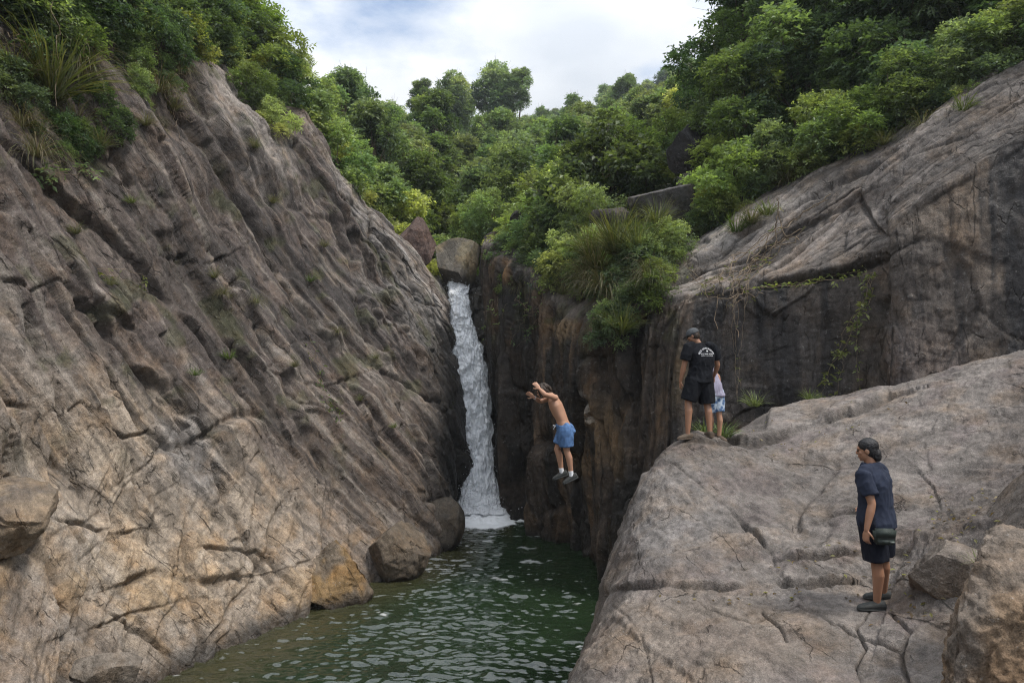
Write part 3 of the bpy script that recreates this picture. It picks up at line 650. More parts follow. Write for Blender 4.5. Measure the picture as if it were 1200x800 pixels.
# ---- boulders: each a thing of its own
def boulder(name, label, c, dims, rot, seed, col, cuts=9, ang=0.16,  col2=None, m2=0.5, wet=0.85, cat='boulder', subdiv=5, group=None, rough=0.018):
    import bmesh
    bm = bmesh.new(); bmesh.ops.create_icosphere(bm, subdivisions=subdiv + 1, radius=1.0)
    V = np.array([v.co[:] for v in bm.verts]); Fc = np.array([[v.index for v in f.verts] for f in bm.faces]); bm.free()
    rs = np.random.RandomState(seed)
    pl = rs.normal(size=(cuts, 3)); pl /= np.linalg.norm(pl, axis=1)[:, None]
    # planes cut the ball into a blocky stone
    for q in pl:
        h = rs.uniform(0.42, 0.72); dd = V @ q - h
        V -= np.where(dd > 0, dd, 0)[:, None] * q * 0.985
    V += 0.0
    n = V / np.linalg.norm(V, axis=1)[:, None]
    V = V * np.array(dims)
    R = np.array(Matrix.Rotation(math.radians(rot[2]), 3, 'Z') @ Matrix.Rotation(math.radians(rot[0]), 3, 'X') @ Matrix.Rotation(math.radians(rot[1]), 3, 'Y'))
    V = V @ R.T; n = n @ R.T
    sz = max(dims)
    q = V + seed * 3.3
    dsp = ang * sz * 0.42 * fbm(q * (0.8 / sz), 3, 0.45, seed) + rough * sz * fbm(q * (3.0 / sz), 5, 0.6, seed + 2, ridge=True) - 0.01 * sz
    V = V + n * dsp[:, None]
    m = fbm(q * (1.1 / sz), 4, seed=seed + 5)
    cc = np.array(col) * (1 + 0.22 * fbm(q * (2.6 / sz), 4, seed=seed + 7))[:, None]
    if col2 is not None: cc = mixc(cc, col2, sstep(-0.05, 0.35, m) * m2)
    wetm = 1 - sstep(0.05, 0.3, V[:, 2] + c[2])
    cc = mixc(cc, np.array(col) * 0.25, wetm)
    o = link(name, mesh_np(name, V, Fc, np.c_[np.clip(cc * 0.88, 0.01, 0.8), wet - 0.4 * wetm]), M_BOULDER)
    o.location = c
    tag(o, label, cat, group)
    return o
boulder('boulder', 'angular block with tan top and dark grey front face, wedged in the pale cliff', P(6, 612, 10.2), (0.95, 0.85, 0.78), (6, 8, 30), 8, (0.25, 0.195, 0.14), 14, 0.08, (0.11, 0.10, 0.095), 0.6, rough=0.03)
boulder('boulder', 'orange stained boulder at the edge of the pool', P(392, 672, 15.95), (0.98, 0.85, 0.78), (0, 32, 10), 17, (0.17, 0.135, 0.10), 6, 0.14, (0.31, 0.19, 0.07), 0.6, rough=0.035)
boulder('boulder', 'largest square-shouldered brown boulder standing at the waterline of the pool', P(466, 640, 17.75), (1.0, 0.9, 1.05), (0, 22, 30), 29, (0.145, 0.115, 0.085), 11, 0.09, (0.10, 0.085, 0.07), 0.5, rough=0.03)
boulder('boulder', 'dark wet boulder nearest the foot of the waterfall', P(512, 618, 20.0), (0.76, 0.8, 0.95), (0, 26, 0), 31, (0.11, 0.092, 0.072), 8, 0.12, (0.07, 0.06, 0.05), 0.5)
boulder('boulder', 'small dark flat rock lying low in the water beside the orange boulder', P(402, 694, 15.7), (0.62, 0.35, 0.22), (0, 8, 20), 40, (0.085, 0.075, 0.068), 8, 0.12)
boulder('boulder', 'small flat stone at the corner of the pool under the pale cliff', P(128, 790, 11.0), (0.62, 0.4, 0.35), (0, 14, 20), 44, (0.20, 0.17, 0.14), 8, 0.12)
boulder('boulder', 'reddish pointed boulder resting above the waterfall', P(490, 284, 27.4), (1.0, 0.9, 1.1), (0, 10, 30), 52, (0.13, 0.09, 0.078), 9, 0.12)
boulder('boulder', 'big rounded boulder wedged over the top of the waterfall, yellowish underneath', P(533, 313, 26.6), (1.30, 0.9, 1.10), (0, -14, 0), 65, (0.11, 0.098, 0.082), 9, 0.12, (0.24, 0.20, 0.12), 0.5)
boulder('boulder', 'rounded grey boulder among tall grass below the bushes', P(795, 238, 19.4), (1.45, 1.1, 0.80), (0, 4, 15), 71, (0.085, 0.078, 0.075), 6, 0.12, (0.16, 0.145, 0.13), 0.4)
boulder('boulder', 'tall black boulder in shade beneath the leafy trees', P(812, 176, 21.2), (0.8, 0.8, 1.15), (0, -5, 15), 77, (0.045, 0.042, 0.042), 6, 0.12)
boulder('boulder', 'low dark boulder behind the broad-leaved shrubs', P(720, 256, 20.0), (0.7, 0.7, 0.5), (0, 4, 15), 82, (0.07, 0.06, 0.055), 6, 0.12)
boulder('boulder', 'squat black rock above the gorge, under yellow-green leaves', P(612, 262, 24.6), (0.5, 0.6, 0.55), (0, 4, 15), 88, (0.05, 0.044, 0.04), 7, 0.12)
boulder('boulder', 'rough rust-brown boulder in the near corner of the slab', P(1200, 806, 5.25), (1.25, 0.8, 0.98), (0, -32, 40), 95, (0.19, 0.155, 0.125), 4, 0.26, (0.23, 0.15, 0.085), 0.6, subdiv=6, rough=0.06)
boulder('boulder', 'grey-brown boulder beside the small green plant on the slab', P(1215, 615, 6.7), (0.62, 0.6, 0.5), (0, -26, 30), 97, (0.17, 0.145, 0.125), 8, 0.12, subdiv=6)
boulder('boulder', 'low broken rock just behind the sandals of the man in navy', P(1106, 680, 6.65), (0.48, 0.6, 0.34), (0, -20, 40), 99, (0.19, 0.16, 0.135), 8, 0.12, subdiv=6)

# ------------------------------------------------------------------ water
def water_mat():
    m, nt, b, N, L = mat_base('pool_water')
    at = N('ShaderNodeAttribute'); at.attribute_name = 'tint'
    L(at.outputs['Color'], b.inputs['Base Color'])
    L(at.outputs['Alpha'], b.inputs['Roughness'])
    b.inputs['IOR'].default_value = 1.5; b.inputs['Specular IOR Level'].default_value = 0.9
    tc = N('ShaderNodeTexCoord'); mp = N('ShaderNodeMapping'); mp.inputs['Scale'].default_value = (1.0, 1.7, 1.0); L(tc.outputs['Object'], mp.inputs['Vector'])
    n = N('ShaderNodeTexNoise'); n.inputs['Scale'].default_value = 11.0; n.inputs['Detail'].default_value = 4; L(mp.outputs[0], n.inputs['Vector'])
    bp = N('ShaderNodeBump'); bp.inputs['Strength'].default_value = 0.12; bp.inputs['Distance'].default_value = 0.05; L(n.outputs['Fac'], bp.inputs['Height']); L(bp.outputs[0], b.inputs['Normal'])
    return m
M_WATER = water_mat()
def build_water():
    nu, nv = 560, 1000
    a = np.linspace(-60, 900, nu); Yv = 8.0 * (27.0 / 8.0) ** np.linspace(0, 1, nv)
    A, YY = np.meshgrid(a, Yv, indexing='ij'); y = YY.ravel(); x = (A.ravel() - 600) / F * y
    near = np.exp(-((x + 1.1) ** 2 / 2.0 + (y - 24.0) ** 2 / 5.0))
    q = np.c_[x, y, 0 * x]
    h = 0.034 * fbm(q * [0.9, 2.0, 1], 2, 0.4, 201) + 0.030 * fbm(q * [2.8, 6.2, 1], 2, 0.45, 207) + 0.012 * fbm(q * [5, 11, 1], 1, 0.5, 211)
    h = h * 1.1 + near * 0.10 * np.abs(fbm(q * 2.6, 4, 0.6, 213))
    V = np.c_[x, y, h]
    px, py = pix(V)
    deep = np.array([0.013, 0.025, 0.011])
    c = np.tile(deep, (len(V), 1))
    dl = np.abs(poly_sd(x, y, RIVER))
    c = mixc(c, (0.045, 0.042, 0.020), (1 - sstep(0.2, 1.8, dl)) * (x < 0) * 0.8)      # brown bed showing in the shallows
    foam = np.maximum(np.exp(-((x + 1.0) ** 2 / 1.6 + (y - 23.1) ** 2 / 1.5)) * 1.7, 0)
    fn = fbm(q * 3.2, 5, 0.6, 217)
    fm = sstep(0.42, 0.62, foam + 0.25 * fn)
    fm = np.maximum(fm, 0.35 * sstep(0.80, 1.0, fbm(q * [0.9, 2.4, 1], 5, 0.6, 219) + 0.42 * np.exp(-((x + 0.8) ** 2 / 4 + (y - 22.5) ** 2 / 8))))
    c = mixc(c, (0.90, 0.91, 0.91), fm)
    V[:, 2] += fm * 0.03 + 0.16 * sstep(0.5, 1.5, foam) * (0.6 + 0.8 * np.abs(fn))
    rgh = 0.04 + 0.6 * fm
    o = link('water', mesh_np('water', V, grid_faces(nu, nv), np.c_[c, rgh]), M_WATER)
    tag(o, kind='structure')
build_water()

def fall_mat():
    m, nt, b, N, L = mat_base('falling_water')
    at = N('ShaderNodeAttribute'); at.attribute_name = 'tint'
    b.inputs['Base Color'].default_value = (0.94, 0.95, 0.96, 1); b.inputs['Roughness'].default_value = 0.4
    b.inputs['Subsurface Weight'].default_value = 0.0
    tr = N('ShaderNodeBsdfTransparent'); mx = N('ShaderNodeMixShader')
    tl = N('ShaderNodeBsdfTranslucent'); tl.inputs['Color'].default_value = (0.95, 0.96, 0.97, 1)
    m1 = N('ShaderNodeMixShader'); m1.inputs[0].default_value = 0.22
    L(b.outputs[0], m1.inputs[1]); L(tl.outputs[0], m1.inputs[2])
    L(at.outputs['Alpha'], mx.inputs[0]); L(tr.outputs[0], mx.inputs[1]); L(m1.outputs[0], mx.inputs[2])
    L(mx.outputs[0], nt.nodes['Material Output'].inputs['Surface'])
    return m
M_FALL = fall_mat()
def build_fall():
    root = empty('waterfall', P(565, 600, 24.0))
    tag(root, 'white waterfall pouring down the narrow cleft between two dark cliffs', 'waterfall')
    inv = -np.array(root.location)
    for li, (dy, seed, wid, thin) in enumerate([(0.18, 301, 1.0, 0.0), (0.02, 307, 0.92, 0.10), (-0.14, 311, 0.75, 0.22)]):
        rows = np.array([[P((a + b) / 2 + k * (b - a) / 2 * wid, py, Y + dy + 0.12 * abs(k)) for k in (-1, -0.5, 0, 0.5, 1)] for a, b, py, Y in FALL])
        nu, nv = 560, 90
        g = catmull(rows, nu); g = catmull(np.swapaxes(g, 0, 1), nv); V = np.swapaxes(g, 0, 1).reshape(-1, 3)
        u = np.repeat(np.linspace(0, 1, nu), nv); v = np.tile(np.linspace(-1, 1, nv), nu)
        z = V[:, 2]
        str_ = fbm(np.c_[V[:, 0] * 6.5, z * 0.9, V[:, 1] * 0], 5, 0.6, seed)
        lump = fbm(V * [2.6, 2.6, 1.6], 5, 0.6, seed + 3)
        V[:, 1] -= 0.16 * lump + 0.10 * str_
        V[:, 0] += 0.06 * fbm(V * 1.7, 3, seed=seed + 5) + 0.10 * v * fbm(np.c_[np.sign(v) * 3 + 0 * z, z * 1.1, z * 0], 4, 0.6, seed=seed + 8)
        edge = 1 - sstep(0.80, 1.05, np.abs(v) + 0.2 * str_)
        al = sstep(-0.95 + thin * 1.5, -0.60 + thin * 1.5, str_ * 0.8 + lump * 0.6 + 0.42 * sstep(0.55, 0.9, u) + 0.22 * (1 - u))
        al = np.clip(al, 0, 1) * edge
        o = link('water_sheet', mesh_np('water_sheet', V + inv, grid_faces(nu, nv), np.c_[np.ones((len(V), 3)), al]), M_FALL, root)
    # drops thrown out along the fall and at its foot
    rs = np.random.RandomState(5); n = 1500
    import bmesh
    bm = bmesh.new(); bmesh.ops.create_icosphere(bm, subdivisions=1, radius=1); bv = np.array([v.co[:] for v in bm.verts]); bf = np.array([[v.index for v in f.verts] for f in bm.faces]); bm.free()
    R = np.array(FALL)
    uu = rs.beta(1.6, 0.9, n) * (len(FALL) - 1); i = np.minimum(uu.astype(int), len(FALL) - 2); f = uu - i
    row = R[i] * (1 - f)[:, None] + R[i + 1] * f[:, None]
    sx = rs.normal(0, 0.34, n) + 0.5
    pxs = row[:, 0] + sx * (row[:, 1] - row[:, 0]); Y = row[:, 3] - np.abs(rs.normal(0, 0.22, n))
    ctr = np.stack([(pxs - 600) / F * Y, Y, CAMZ - (row[:, 2] - 400 - rs.uniform(0, 8, n)) / F * Y], 1)
    r = rs.uniform(0.004, 0.013, n)
    V = (ctr[:, None] + bv[None] * r[:, None, None] * np.array([1, 1, 1.6])).reshape(-1, 3) + inv
    Fc = (bf[None] + (np.arange(n) * len(bv))[:, None, None]).reshape(-1, 3)
    o = link('spray', mesh_np('spray', V, Fc, np.c_[np.ones((len(V), 3)), np.full(len(V), 0.9)]), M_FALL, root)
    o['kind'] = 'stuff'
build_fall()
# ------------------------------------------------------------------ vegetation
def unit(v): return v / np.maximum(np.linalg.norm(v, axis=-1, keepdims=True), 1e-9)
def tube(pts, radii, k=6):
    pts = np.asarray(pts, float); n = len(pts); radii = np.asarray(radii, float)
    t = unit(np.gradient(pts, axis=0)); a = unit(np.cross(t, np.array([0.31, 0.2, 0.93]))); b = np.cross(t, a)
    ang = np.arange(k) / k * 2 * np.pi
    V = pts[:, None] + radii[:, None, None] * (np.cos(ang)[None, :, None] * a[:, None] + np.sin(ang)[None, :, None] * b[:, None])
    i = np.arange(n * k).reshape(n, k)
    Fq = np.stack([i[:-1], np.roll(i[:-1], -1, 1), np.roll(i[1:], -1, 1), i[1:]], -1).reshape(-1, 4)
    return V.reshape(-1, 3), Fq
def merge(parts):
    Vs, Fs, o = [], [], 0
    for V, Fq in parts: Vs.append(V); Fs.append(Fq + o); o += len(V)
    return np.concatenate(Vs), np.concatenate(Fs)
def spray_leaves(org, dr, L, nl, ll, lw, col, rs, droop=0.25, cvar=0.22, spread=0.9):
    """twigs of leaves: org, dr (n,3), L (n,) twig length, nl leaves per twig, col (n,3)"""
    n = len(org); j = (np.arange(nl) + 0.6) / nl
    up = np.array([0, 0, 1.0])
    side = unit(np.cross(dr, up) + 1e-4); nrm = unit(np.cross(side, dr))
    pos = org[:, None] + dr[:, None] * (L[:, None] * j)[..., None] - up * (droop * L[:, None] * j ** 2)[..., None]
    sg = np.where(np.arange(nl) % 2 == 0, 1.0, -1.0)
    d = unit(dr[:, None] * (1 - 0.55 * spread) + side[:, None] * (sg[None, :, None] * spread * 0.8) + nrm[:, None] * rs.normal(0.05, 0.3, (n, nl, 1)) - up * droop * 0.8 + rs.normal(0, 0.22, (n, nl, 3)))
    w = unit(np.cross(d, nrm[:, None] + rs.normal(0, 0.35, (n, nl, 3)))); nn = np.cross(w, d)
    s = rs.uniform(0.65, 1.15, (n, nl, 1)); l = ll * s; wd = lw * s
    p0 = pos; p1 = pos + d * l * 0.45 + w * wd * 0.5 + nn * wd * 0.18; p2 = pos + d * l - up * l * 0.12; p3 = pos + d * l * 0.45 - w * wd * 0.5 + nn * wd * 0.18
    V = np.stack([p0, p1, p2, p3], 2).reshape(-1, 3)
    c = col[:, None] * (1 + cvar * rs.normal(0, 1, (n, nl, 1)).clip(-2, 2))
    c = np.repeat(c.reshape(-1, 3), 4, 0)
    return V, np.arange(len(V)).reshape(-1, 4), np.clip(c, 0.004, 0.6)
def leafy(clumps, nspray, ll, lw, nl, twig, cols, seed, droop=0.25, upb=0.35, cvar=0.22, shell=0.45):
    """clumps (k,4): centre and radius"""
    rs = np.random.RandomState(seed); clumps = np.asarray(clumps, float); k = len(clumps)
    wgt = clumps[:, 3] ** 2; ci = rs.choice(k, nspray, p=wgt / wgt.sum())
    u = unit(rs.normal(size=(nspray, 3))); rad = rs.uniform(shell, 1.0, nspray) ** 0.7
    sq = np.array([1, 1, 0.75])
    org = clumps[ci, :3] + u * sq * (clumps[ci, 3] * rad)[:, None]
    dr = unit(u * 0.8 + np.array([0, 0, upb]) + rs.normal(0, 0.45, (nspray, 3)))
    cc = np.array(cols)[rs.choice(len(cols), k)][ci] * rs.uniform(0.78, 1.22, (k, 1))[ci]
    # leaves on the outside of a clump are paler than those within
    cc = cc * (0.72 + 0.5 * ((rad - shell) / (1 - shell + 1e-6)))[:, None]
    return spray_leaves(org, dr, rs.uniform(0.6, 1.3, nspray) * twig, nl, ll, lw, cc, rs, droop, cvar)
G_MID = [(0.156, 0.228, 0.072), (0.128, 0.200, 0.072), (0.193, 0.255, 0.080), (0.110, 0.165, 0.068)]
G_YEL = [(0.292, 0.346, 0.080), (0.237, 0.310, 0.081), (0.328, 0.356, 0.090), (0.182, 0.246, 0.072)]
G_DRK = [(0.082, 0.138, 0.058), (0.101, 0.165, 0.068), (0.066, 0.110, 0.054), (0.138, 0.200, 0.076)]
G_FAR = [(0.156, 0.218, 0.112), (0.182, 0.246, 0.106), (0.128, 0.182, 0.101), (0.218, 0.265, 0.124)]
PROTO = bpy.data.collections.new('prototypes')
def plant(name, seed, h, r, k, nspray, ll, lw, nl, twig, cols, trunk_r=0.1, low=0.35, droop=0.25, stems=1, bare=0.0, flat=0.8):
    """one tree or shrub at the origin: trunk (with limbs) and crown; returns its root"""
    rs = np.random.RandomState(seed)
    root = bpy.data.objects.new(name, None); COL.objects.link(root); root.empty_display_size = 0.2
    clumps = []
    for q in range(k):
        a = q * 2.4 + rs.uniform(-.5, .5); zz = low + (1 - low) * (q + 0.5) / k + rs.uniform(-0.06, 0.06)
        prof = math.sin(math.pi * min(1, max(0.06, (zz - low) / (1 - low) * 0.78 + 0.2))) ** 0.6
        rr = r * prof * rs.uniform(0.35, 1.0)
        clumps.append((math.cos(a) * rr, math.sin(a) * rr, h * zz * 0.92, r * rs.uniform(0.30, 0.52) * flat))
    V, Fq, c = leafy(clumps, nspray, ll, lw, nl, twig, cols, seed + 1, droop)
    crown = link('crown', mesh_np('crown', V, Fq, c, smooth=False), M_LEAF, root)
    parts = []
    for s in range(stems):
        off = rs.normal(0, 0.12 * r, 2) if stems > 1 else np.zeros(2)
        top = np.array([off[0] * 2.2, off[1] * 2.2, h * 0.75]); n = 7
        tt = np.linspace(0, 1, n)[:, None]
        pts = np.array([off[0], off[1], -0.4]) * (1 - tt) + top * tt; pts[:, :2] += rs.normal(0, 0.035 * h, (n, 2)) * np.sin(np.pi * tt)
        parts.append(tube(pts, trunk_r * np.linspace(1, 0.3, n), 7))
        for q in range(s, k, stems):
            cx = np.array(clumps[q][:3]); z0 = np.clip(cx[2] * 0.62, 0.1 * h, 0.7 * h); f = (z0 + 0.4) / (h * 0.75 + 0.4) * (n - 1); i = int(min(f, n - 2))
            st = pts[i] * (1 - (f - i)) + pts[i + 1] * (f - i)
            mid = (st + cx) / 2 + rs.normal(0, 0.06 * r, 3) + np.array([0, 0, -0.05 * r]); t4 = np.linspace(0, 1, 5)[:, None]
            lp = st * (1 - t4) ** 2 + 2 * mid * t4 * (1 - t4) + cx * t4 ** 2
            parts.append(tube(lp, trunk_r * np.linspace(0.45, 0.1, 5), 5))
            for _ in range(3):                                   # bare twigs that poke out of the leaves
                dv = unit(cx - np.array([0, 0, h * 0.4]) + rs.normal(0, 0.4 * r, 3)); tp = cx + dv * r * rs.uniform(0.35, 0.75)
                parts.append(tube(np.array([cx, (cx + tp) / 2 + rs.normal(0, 0.05 * r, 3), tp]), np.array([0.10, 0.07, 0.03]) * max(trunk_r, 0.06), 4))
    V, Fq = merge(parts)
    link('trunk', mesh_np('trunk', V, Fq), M_BARK, root)
    return root
def blades(n, L, wd, seed, spread=0.9, gravity=0.9, cols=((0.12, 0.14, 0.035),), base_r=0.15, seg=6, tilt=(0, 0), lean=None):
    rs = np.random.RandomState(seed)
    a = rs.uniform(0, 2 * np.pi, n); el = rs.uniform(0.15, 1.0, n) * spread
    d = np.stack([np.cos(a) * np.sin(el), np.sin(a) * np.sin(el), np.cos(el)], 1)
    if lean is not None: d = unit(d + np.array(lean))
    p = np.stack([np.cos(a), np.sin(a), 0 * a], 1) * rs.uniform(0, base_r, (n, 1)); ll = L * rs.uniform(0.5, 1.1, n)
    side = unit(np.cross(d, [0, 0, 1]) + rs.normal(0, 0.2, (n, 3)))
    cc = np.array(cols)[rs.choice(len(cols), n)] * rs.uniform(0.75, 1.25, (n, 1))
    rows, cs = [], []
    for s in range(seg + 1):
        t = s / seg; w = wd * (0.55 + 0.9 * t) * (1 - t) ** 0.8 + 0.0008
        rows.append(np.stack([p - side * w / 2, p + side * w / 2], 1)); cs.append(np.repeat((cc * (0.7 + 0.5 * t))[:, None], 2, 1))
        p = p + d * (ll / seg)[:, None]; d = unit(d + np.array([0, 0, -gravity * 2 / seg]) * (0.3 + t) + rs.normal(0, 0.04, (n, 3)))
    V = np.stack(rows, 1); c = np.stack(cs, 1)                    # n, seg+1, 2, 3
    i = np.arange(n * (seg + 1) * 2).reshape(n, seg + 1, 2)
    Fq = np.stack([i[:, :-1, 0], i[:, :-1, 1], i[:, 1:, 1], i[:, 1:, 0]], -1).reshape(-1, 4)
    return V.reshape(-1, 3), Fq, c.reshape(-1, 3)
GR = [(0.11, 0.13, 0.035), (0.085, 0.11, 0.028), (0.15, 0.155, 0.05)]
DRY = [(0.20, 0.165, 0.085), (0.16, 0.13, 0.07), (0.11, 0.11, 0.04)]
_used = set()
def put(proto, loc, label, cat, group=None, scale=1.0, rz=None, rs=random.Random(3), tilt=0.0):
    """first time the prototype itself, then copies that share its meshes"""
    if proto.name not in _used: o = proto; _used.add(proto.name)
    else: o = copy_tree(proto)
    o.location = tuple(float(v) for v in loc)
    o.rotation_euler = (rs.uniform(-tilt, tilt), rs.uniform(-tilt, tilt), rs.uniform(0, 6.28) if rz is None else rz)
    s = scale if isinstance(scale, (tuple, list)) else (scale,) * 3
    o.scale = s
    for key in ('group', 'label', 'category'):
        if key in o.keys(): del o[key]
    tag(o, label, cat, group)
    return o

# -- the wooded valley behind: every tree a thing
FT = [plant('forest_tree', 401, 5.4, 1.9, 24, 2300, 0.23, 0.13, 6, 0.42, G_FAR, 0.12, 0.22, flat=0.72),
      plant('forest_tree', 402, 6.0, 1.7, 22, 2200, 0.21, 0.12, 6, 0.42, G_MID, 0.12, 0.22, flat=0.72),
      plant('forest_tree', 403, 4.8, 2.1, 26, 2500, 0.24, 0.13, 6, 0.42, G_DRK + G_FAR, 0.11, 0.20, flat=0.7),
      plant('forest_tree', 404, 6.4, 1.4, 20, 1900, 0.22, 0.11, 6, 0.42, G_DRK + G_MID, 0.11, 0.24, flat=0.75),
      plant('forest_tree', 405, 4.8, 1.7, 22, 2200, 0.22, 0.13, 6, 0.40, G_YEL + G_MID, 0.10, 0.18, flat=0.72)]
KIND = ['round-crowned grey-green tree', 'mid-green tree with a tall crown', 'broad dark-green tree', 'slender dark tree', 'yellow-green tree']
rr = random.Random(11)
for Y, gap, lo, hi in [(31, 50, 430, 600), (35, 50, 400, 680), (39, 48, 395, 740), (44, 44, 395, 820), (50, 41, 395, 860), (57, 38, 395, 880), (66, 35, 390, 900), (77, 32, 385, 920), (90, 30, 370, 930), (108, 29, 480, 940), (132, 26, 600, 950), (160, 24, 640, 960), (195, 22, 660, 960)]:
    px = lo + rr.uniform(0, gap)
    while px < hi:
        yy = Y * rr.uniform(0.93, 1.07); x = (px - 600) / F * yy
        k = rr.choice([0, 0, 1, 1, 2, 2, 3, 4]); z = float(terrain_z(np.array([x]), np.array([yy]))[0])
        where = 'in the valley just above the waterfall' if Y < 50 else ('on the wooded slope behind the gorge' if Y < 110 else 'on the distant hill below the skyline')
        kd = KIND[k] if Y < 110 else 'hazy rounded tree'
        put(FT[k], (x, yy, z - 0.5), f'{kd} {where}', 'tree', f'{kd}s {where}', rr.uniform(0.75, 1.15) * (1.0 if Y < 50 else 1.15 if Y < 100 else 1.5), tilt=0.06)
        px += gap * rr.uniform(0.75, 1.25)
for px, py, Y, k, s, lab in [(582, 146, 92, 2, 1.6, 'tallest tree on the skyline, broad dark crown in the gap of sky'), (609, 140, 90, 3, 1.1, 'dark round-topped tree on the skyline beside the tallest one'), (494, 150, 78, 3, .9, 'lone dark tree poking above the skyline, straight above the waterfall'),
                            (531, 152, 84, 2, 1.35, 'dark bushy tree on the skyline between the lone one and the tallest')]:
    put(FT[k], P(px, py, Y), lab, 'tree', None, s)

# -- nearer trees and shrubs with leaves one can see
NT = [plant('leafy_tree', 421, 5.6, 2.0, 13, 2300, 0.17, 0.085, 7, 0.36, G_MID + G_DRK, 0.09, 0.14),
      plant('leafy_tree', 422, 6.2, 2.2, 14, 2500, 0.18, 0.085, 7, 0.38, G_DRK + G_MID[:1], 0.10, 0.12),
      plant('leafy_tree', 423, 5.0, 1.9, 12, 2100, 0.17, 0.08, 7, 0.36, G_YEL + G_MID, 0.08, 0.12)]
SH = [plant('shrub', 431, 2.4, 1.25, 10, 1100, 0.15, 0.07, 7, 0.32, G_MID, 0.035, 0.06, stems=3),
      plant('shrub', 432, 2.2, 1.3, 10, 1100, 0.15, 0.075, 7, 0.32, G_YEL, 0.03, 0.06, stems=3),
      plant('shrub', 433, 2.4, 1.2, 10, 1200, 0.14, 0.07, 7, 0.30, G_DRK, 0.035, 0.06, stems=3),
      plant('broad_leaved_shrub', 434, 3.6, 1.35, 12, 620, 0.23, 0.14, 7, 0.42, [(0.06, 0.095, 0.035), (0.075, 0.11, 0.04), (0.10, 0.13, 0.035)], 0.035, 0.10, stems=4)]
# behind the sloping shoulder on the far side
for i, (px, py, Y, k, s) in enumerate([(872, 214, 20.5, 2, .85), (930, 196, 20.5, 1, .95), (985, 172, 20.0, 0, 1.0), (1045, 150, 19.5, 1, 1.0), (1100, 122, 19.0, 0, .95), (1165, 92, 18.5, 2, .9), (1235, 66, 18.0, 1, 1.0), (1310, 50, 17.5, 0, 1),
        (862, 205, 26.0, 0, .95), (905, 175, 26.0, 1, 1.25), (965, 140, 25.0, 1, 1.25), (1030, 110, 25.0, 2, 1.2), (1100, 90, 24.0, 1, 1.25), (1180, 60, 23.0, 0, 1.2), (1270, 30, 22.0, 1, 1.2), (815, 190, 31.0, 0, .8), (900, 120, 32.0, 1, 1.3), (950, 90, 32, 2, 1.3)]):
    kd = ['leafy green tree', 'dense dark leafy tree', 'yellow-green leafy tree'][k]
    wh = 'in the front row above the sloping rock shoulder' if i < 8 else 'in the woods behind the front row above the rock shoulder'
    put(NT[k], P(px, py, Y) - [0, 0, .4], f'{kd} {wh}', 'tree', f'{kd}s {wh}', s)
put(NT[1], P(872, 110, 24.0), 'dark tree leaning out over the gap of sky from the wooded bank', 'tree', None, 1.0)
for i, (px, py, Y, k, s) in enumerate([(862, 236, 18.6, 1, .8), (905, 220, 18.4, 2, .8), (968, 190, 17.6, 0, .8), (1012, 168, 17.2, 1, .7), (1060, 150, 16.8, 2, .85), (1092, 134, 16.5, 1, .62), (1130, 112, 16.2, 2, .8), (1180, 88, 15.8, 0, .75), (1140, 128, 15.5, 1, .35), (1235, 62, 15.5, 2, .8), (1300, 40, 15, 0, .9)]):
    kd = ['green bush', 'yellow-green bush', 'dark green bush'][k]
    put(SH[k], P(px, py, Y) - [0, 0, .25], f'{kd} at the upper edge of the sloping rock shoulder', 'bush', f'{kd}es along the rock shoulder', s)
# the middle bank, between the waterfall and the shoulder
for px, py, Y, k, s, lab in [(608, 300, 25.4, 1, .85, 'yellow-green bush at the lip of the gorge beside the waterfall'), (640, 296, 24.0, 0, .95, 'green bush hanging over the dark gorge wall'), (668, 300, 22.8, 3, .95, 'broad-leaved shrub standing next to the green bush above the gorge'),
        (715, 262, 23.4, 3, 1.05, 'tallest broad-leaved shrub in the middle of the bank'), (758, 250, 22.6, 3, .7, 'broad-leaved shrub just before the rounded grey boulder'), (690, 250, 25.5, 1, 1.25, 'big yellow-green bush behind the broad-leaved shrubs'), (745, 215, 26.5, 1, 1.1, 'yellow-green bush highest on the middle bank'),
        (650, 262, 27.0, 1, 1.1, 'yellow-green bush behind the squat black rock'), (792, 200, 27.0, 0, 1.0, 'green bush behind the tall black boulder'), (862, 226, 20.5, 1, .75, 'yellow-green bush spreading beside the rounded grey boulder'), (575, 275, 27.5, 0, .8, 'green bush right above the wedged boulder'),
        (600, 250, 30.0, 2, 1.3, 'dark green bush behind the waterfall head'), (545, 265, 31.0, 1, .5, 'small bright bush between the reddish and the wedged boulder'), (690, 336, 19.6, 2, .55, 'dark bush clinging to the brow of the gorge wall'), (752, 338, 17.0, 2, .62, 'dark bush hanging from the wall under the tall grass'), (735, 372, 16.6, 2, .42, 'lowest dark bush on the wall, above hanging grass'), (784, 305, 17.6, 0, .5, 'small green bush by the pale ledge')]:
    put(SH[k], P(px, py, Y) - [0, 0, .2], lab, 'bush', None, s)
for i, (px, py, Y, k, s) in enumerate([(628, 312, 23.0, 0, .7), (652, 330, 21.4, 2, .7), (672, 322, 20.6, 1, .7), (700, 318, 19.4, 0, .6), (716, 340, 18.2, 2, .5), (738, 318, 17.8, 0, .42), (765, 300, 18.2, 2, .45), (742, 285, 19.6, 1, .4), (702, 288, 21.0, 0, .9), (662, 296, 22.4, 2, .8), (778, 286, 18.8, 1, .35), (722, 392, 16.5, 2, .45), (752, 352, 16.4, 0, .5), (592, 312, 24.2, 2, .6), (600, 345, 23.0, 0, .45), (838, 258, 18.6, 0, .45), (845, 250, 18.4, 1, .55)]):
    kd = ['green leafy bush', 'yellow-green leafy bush', 'dark leafy bush'][k]
    put(SH[k], P(px, py, Y) - [0, 0, .25], f'{kd} in the thicket that spills over the brow of the dark wall', 'bush', f'{kd}es in the thicket on the brow', s, tilt=.3)
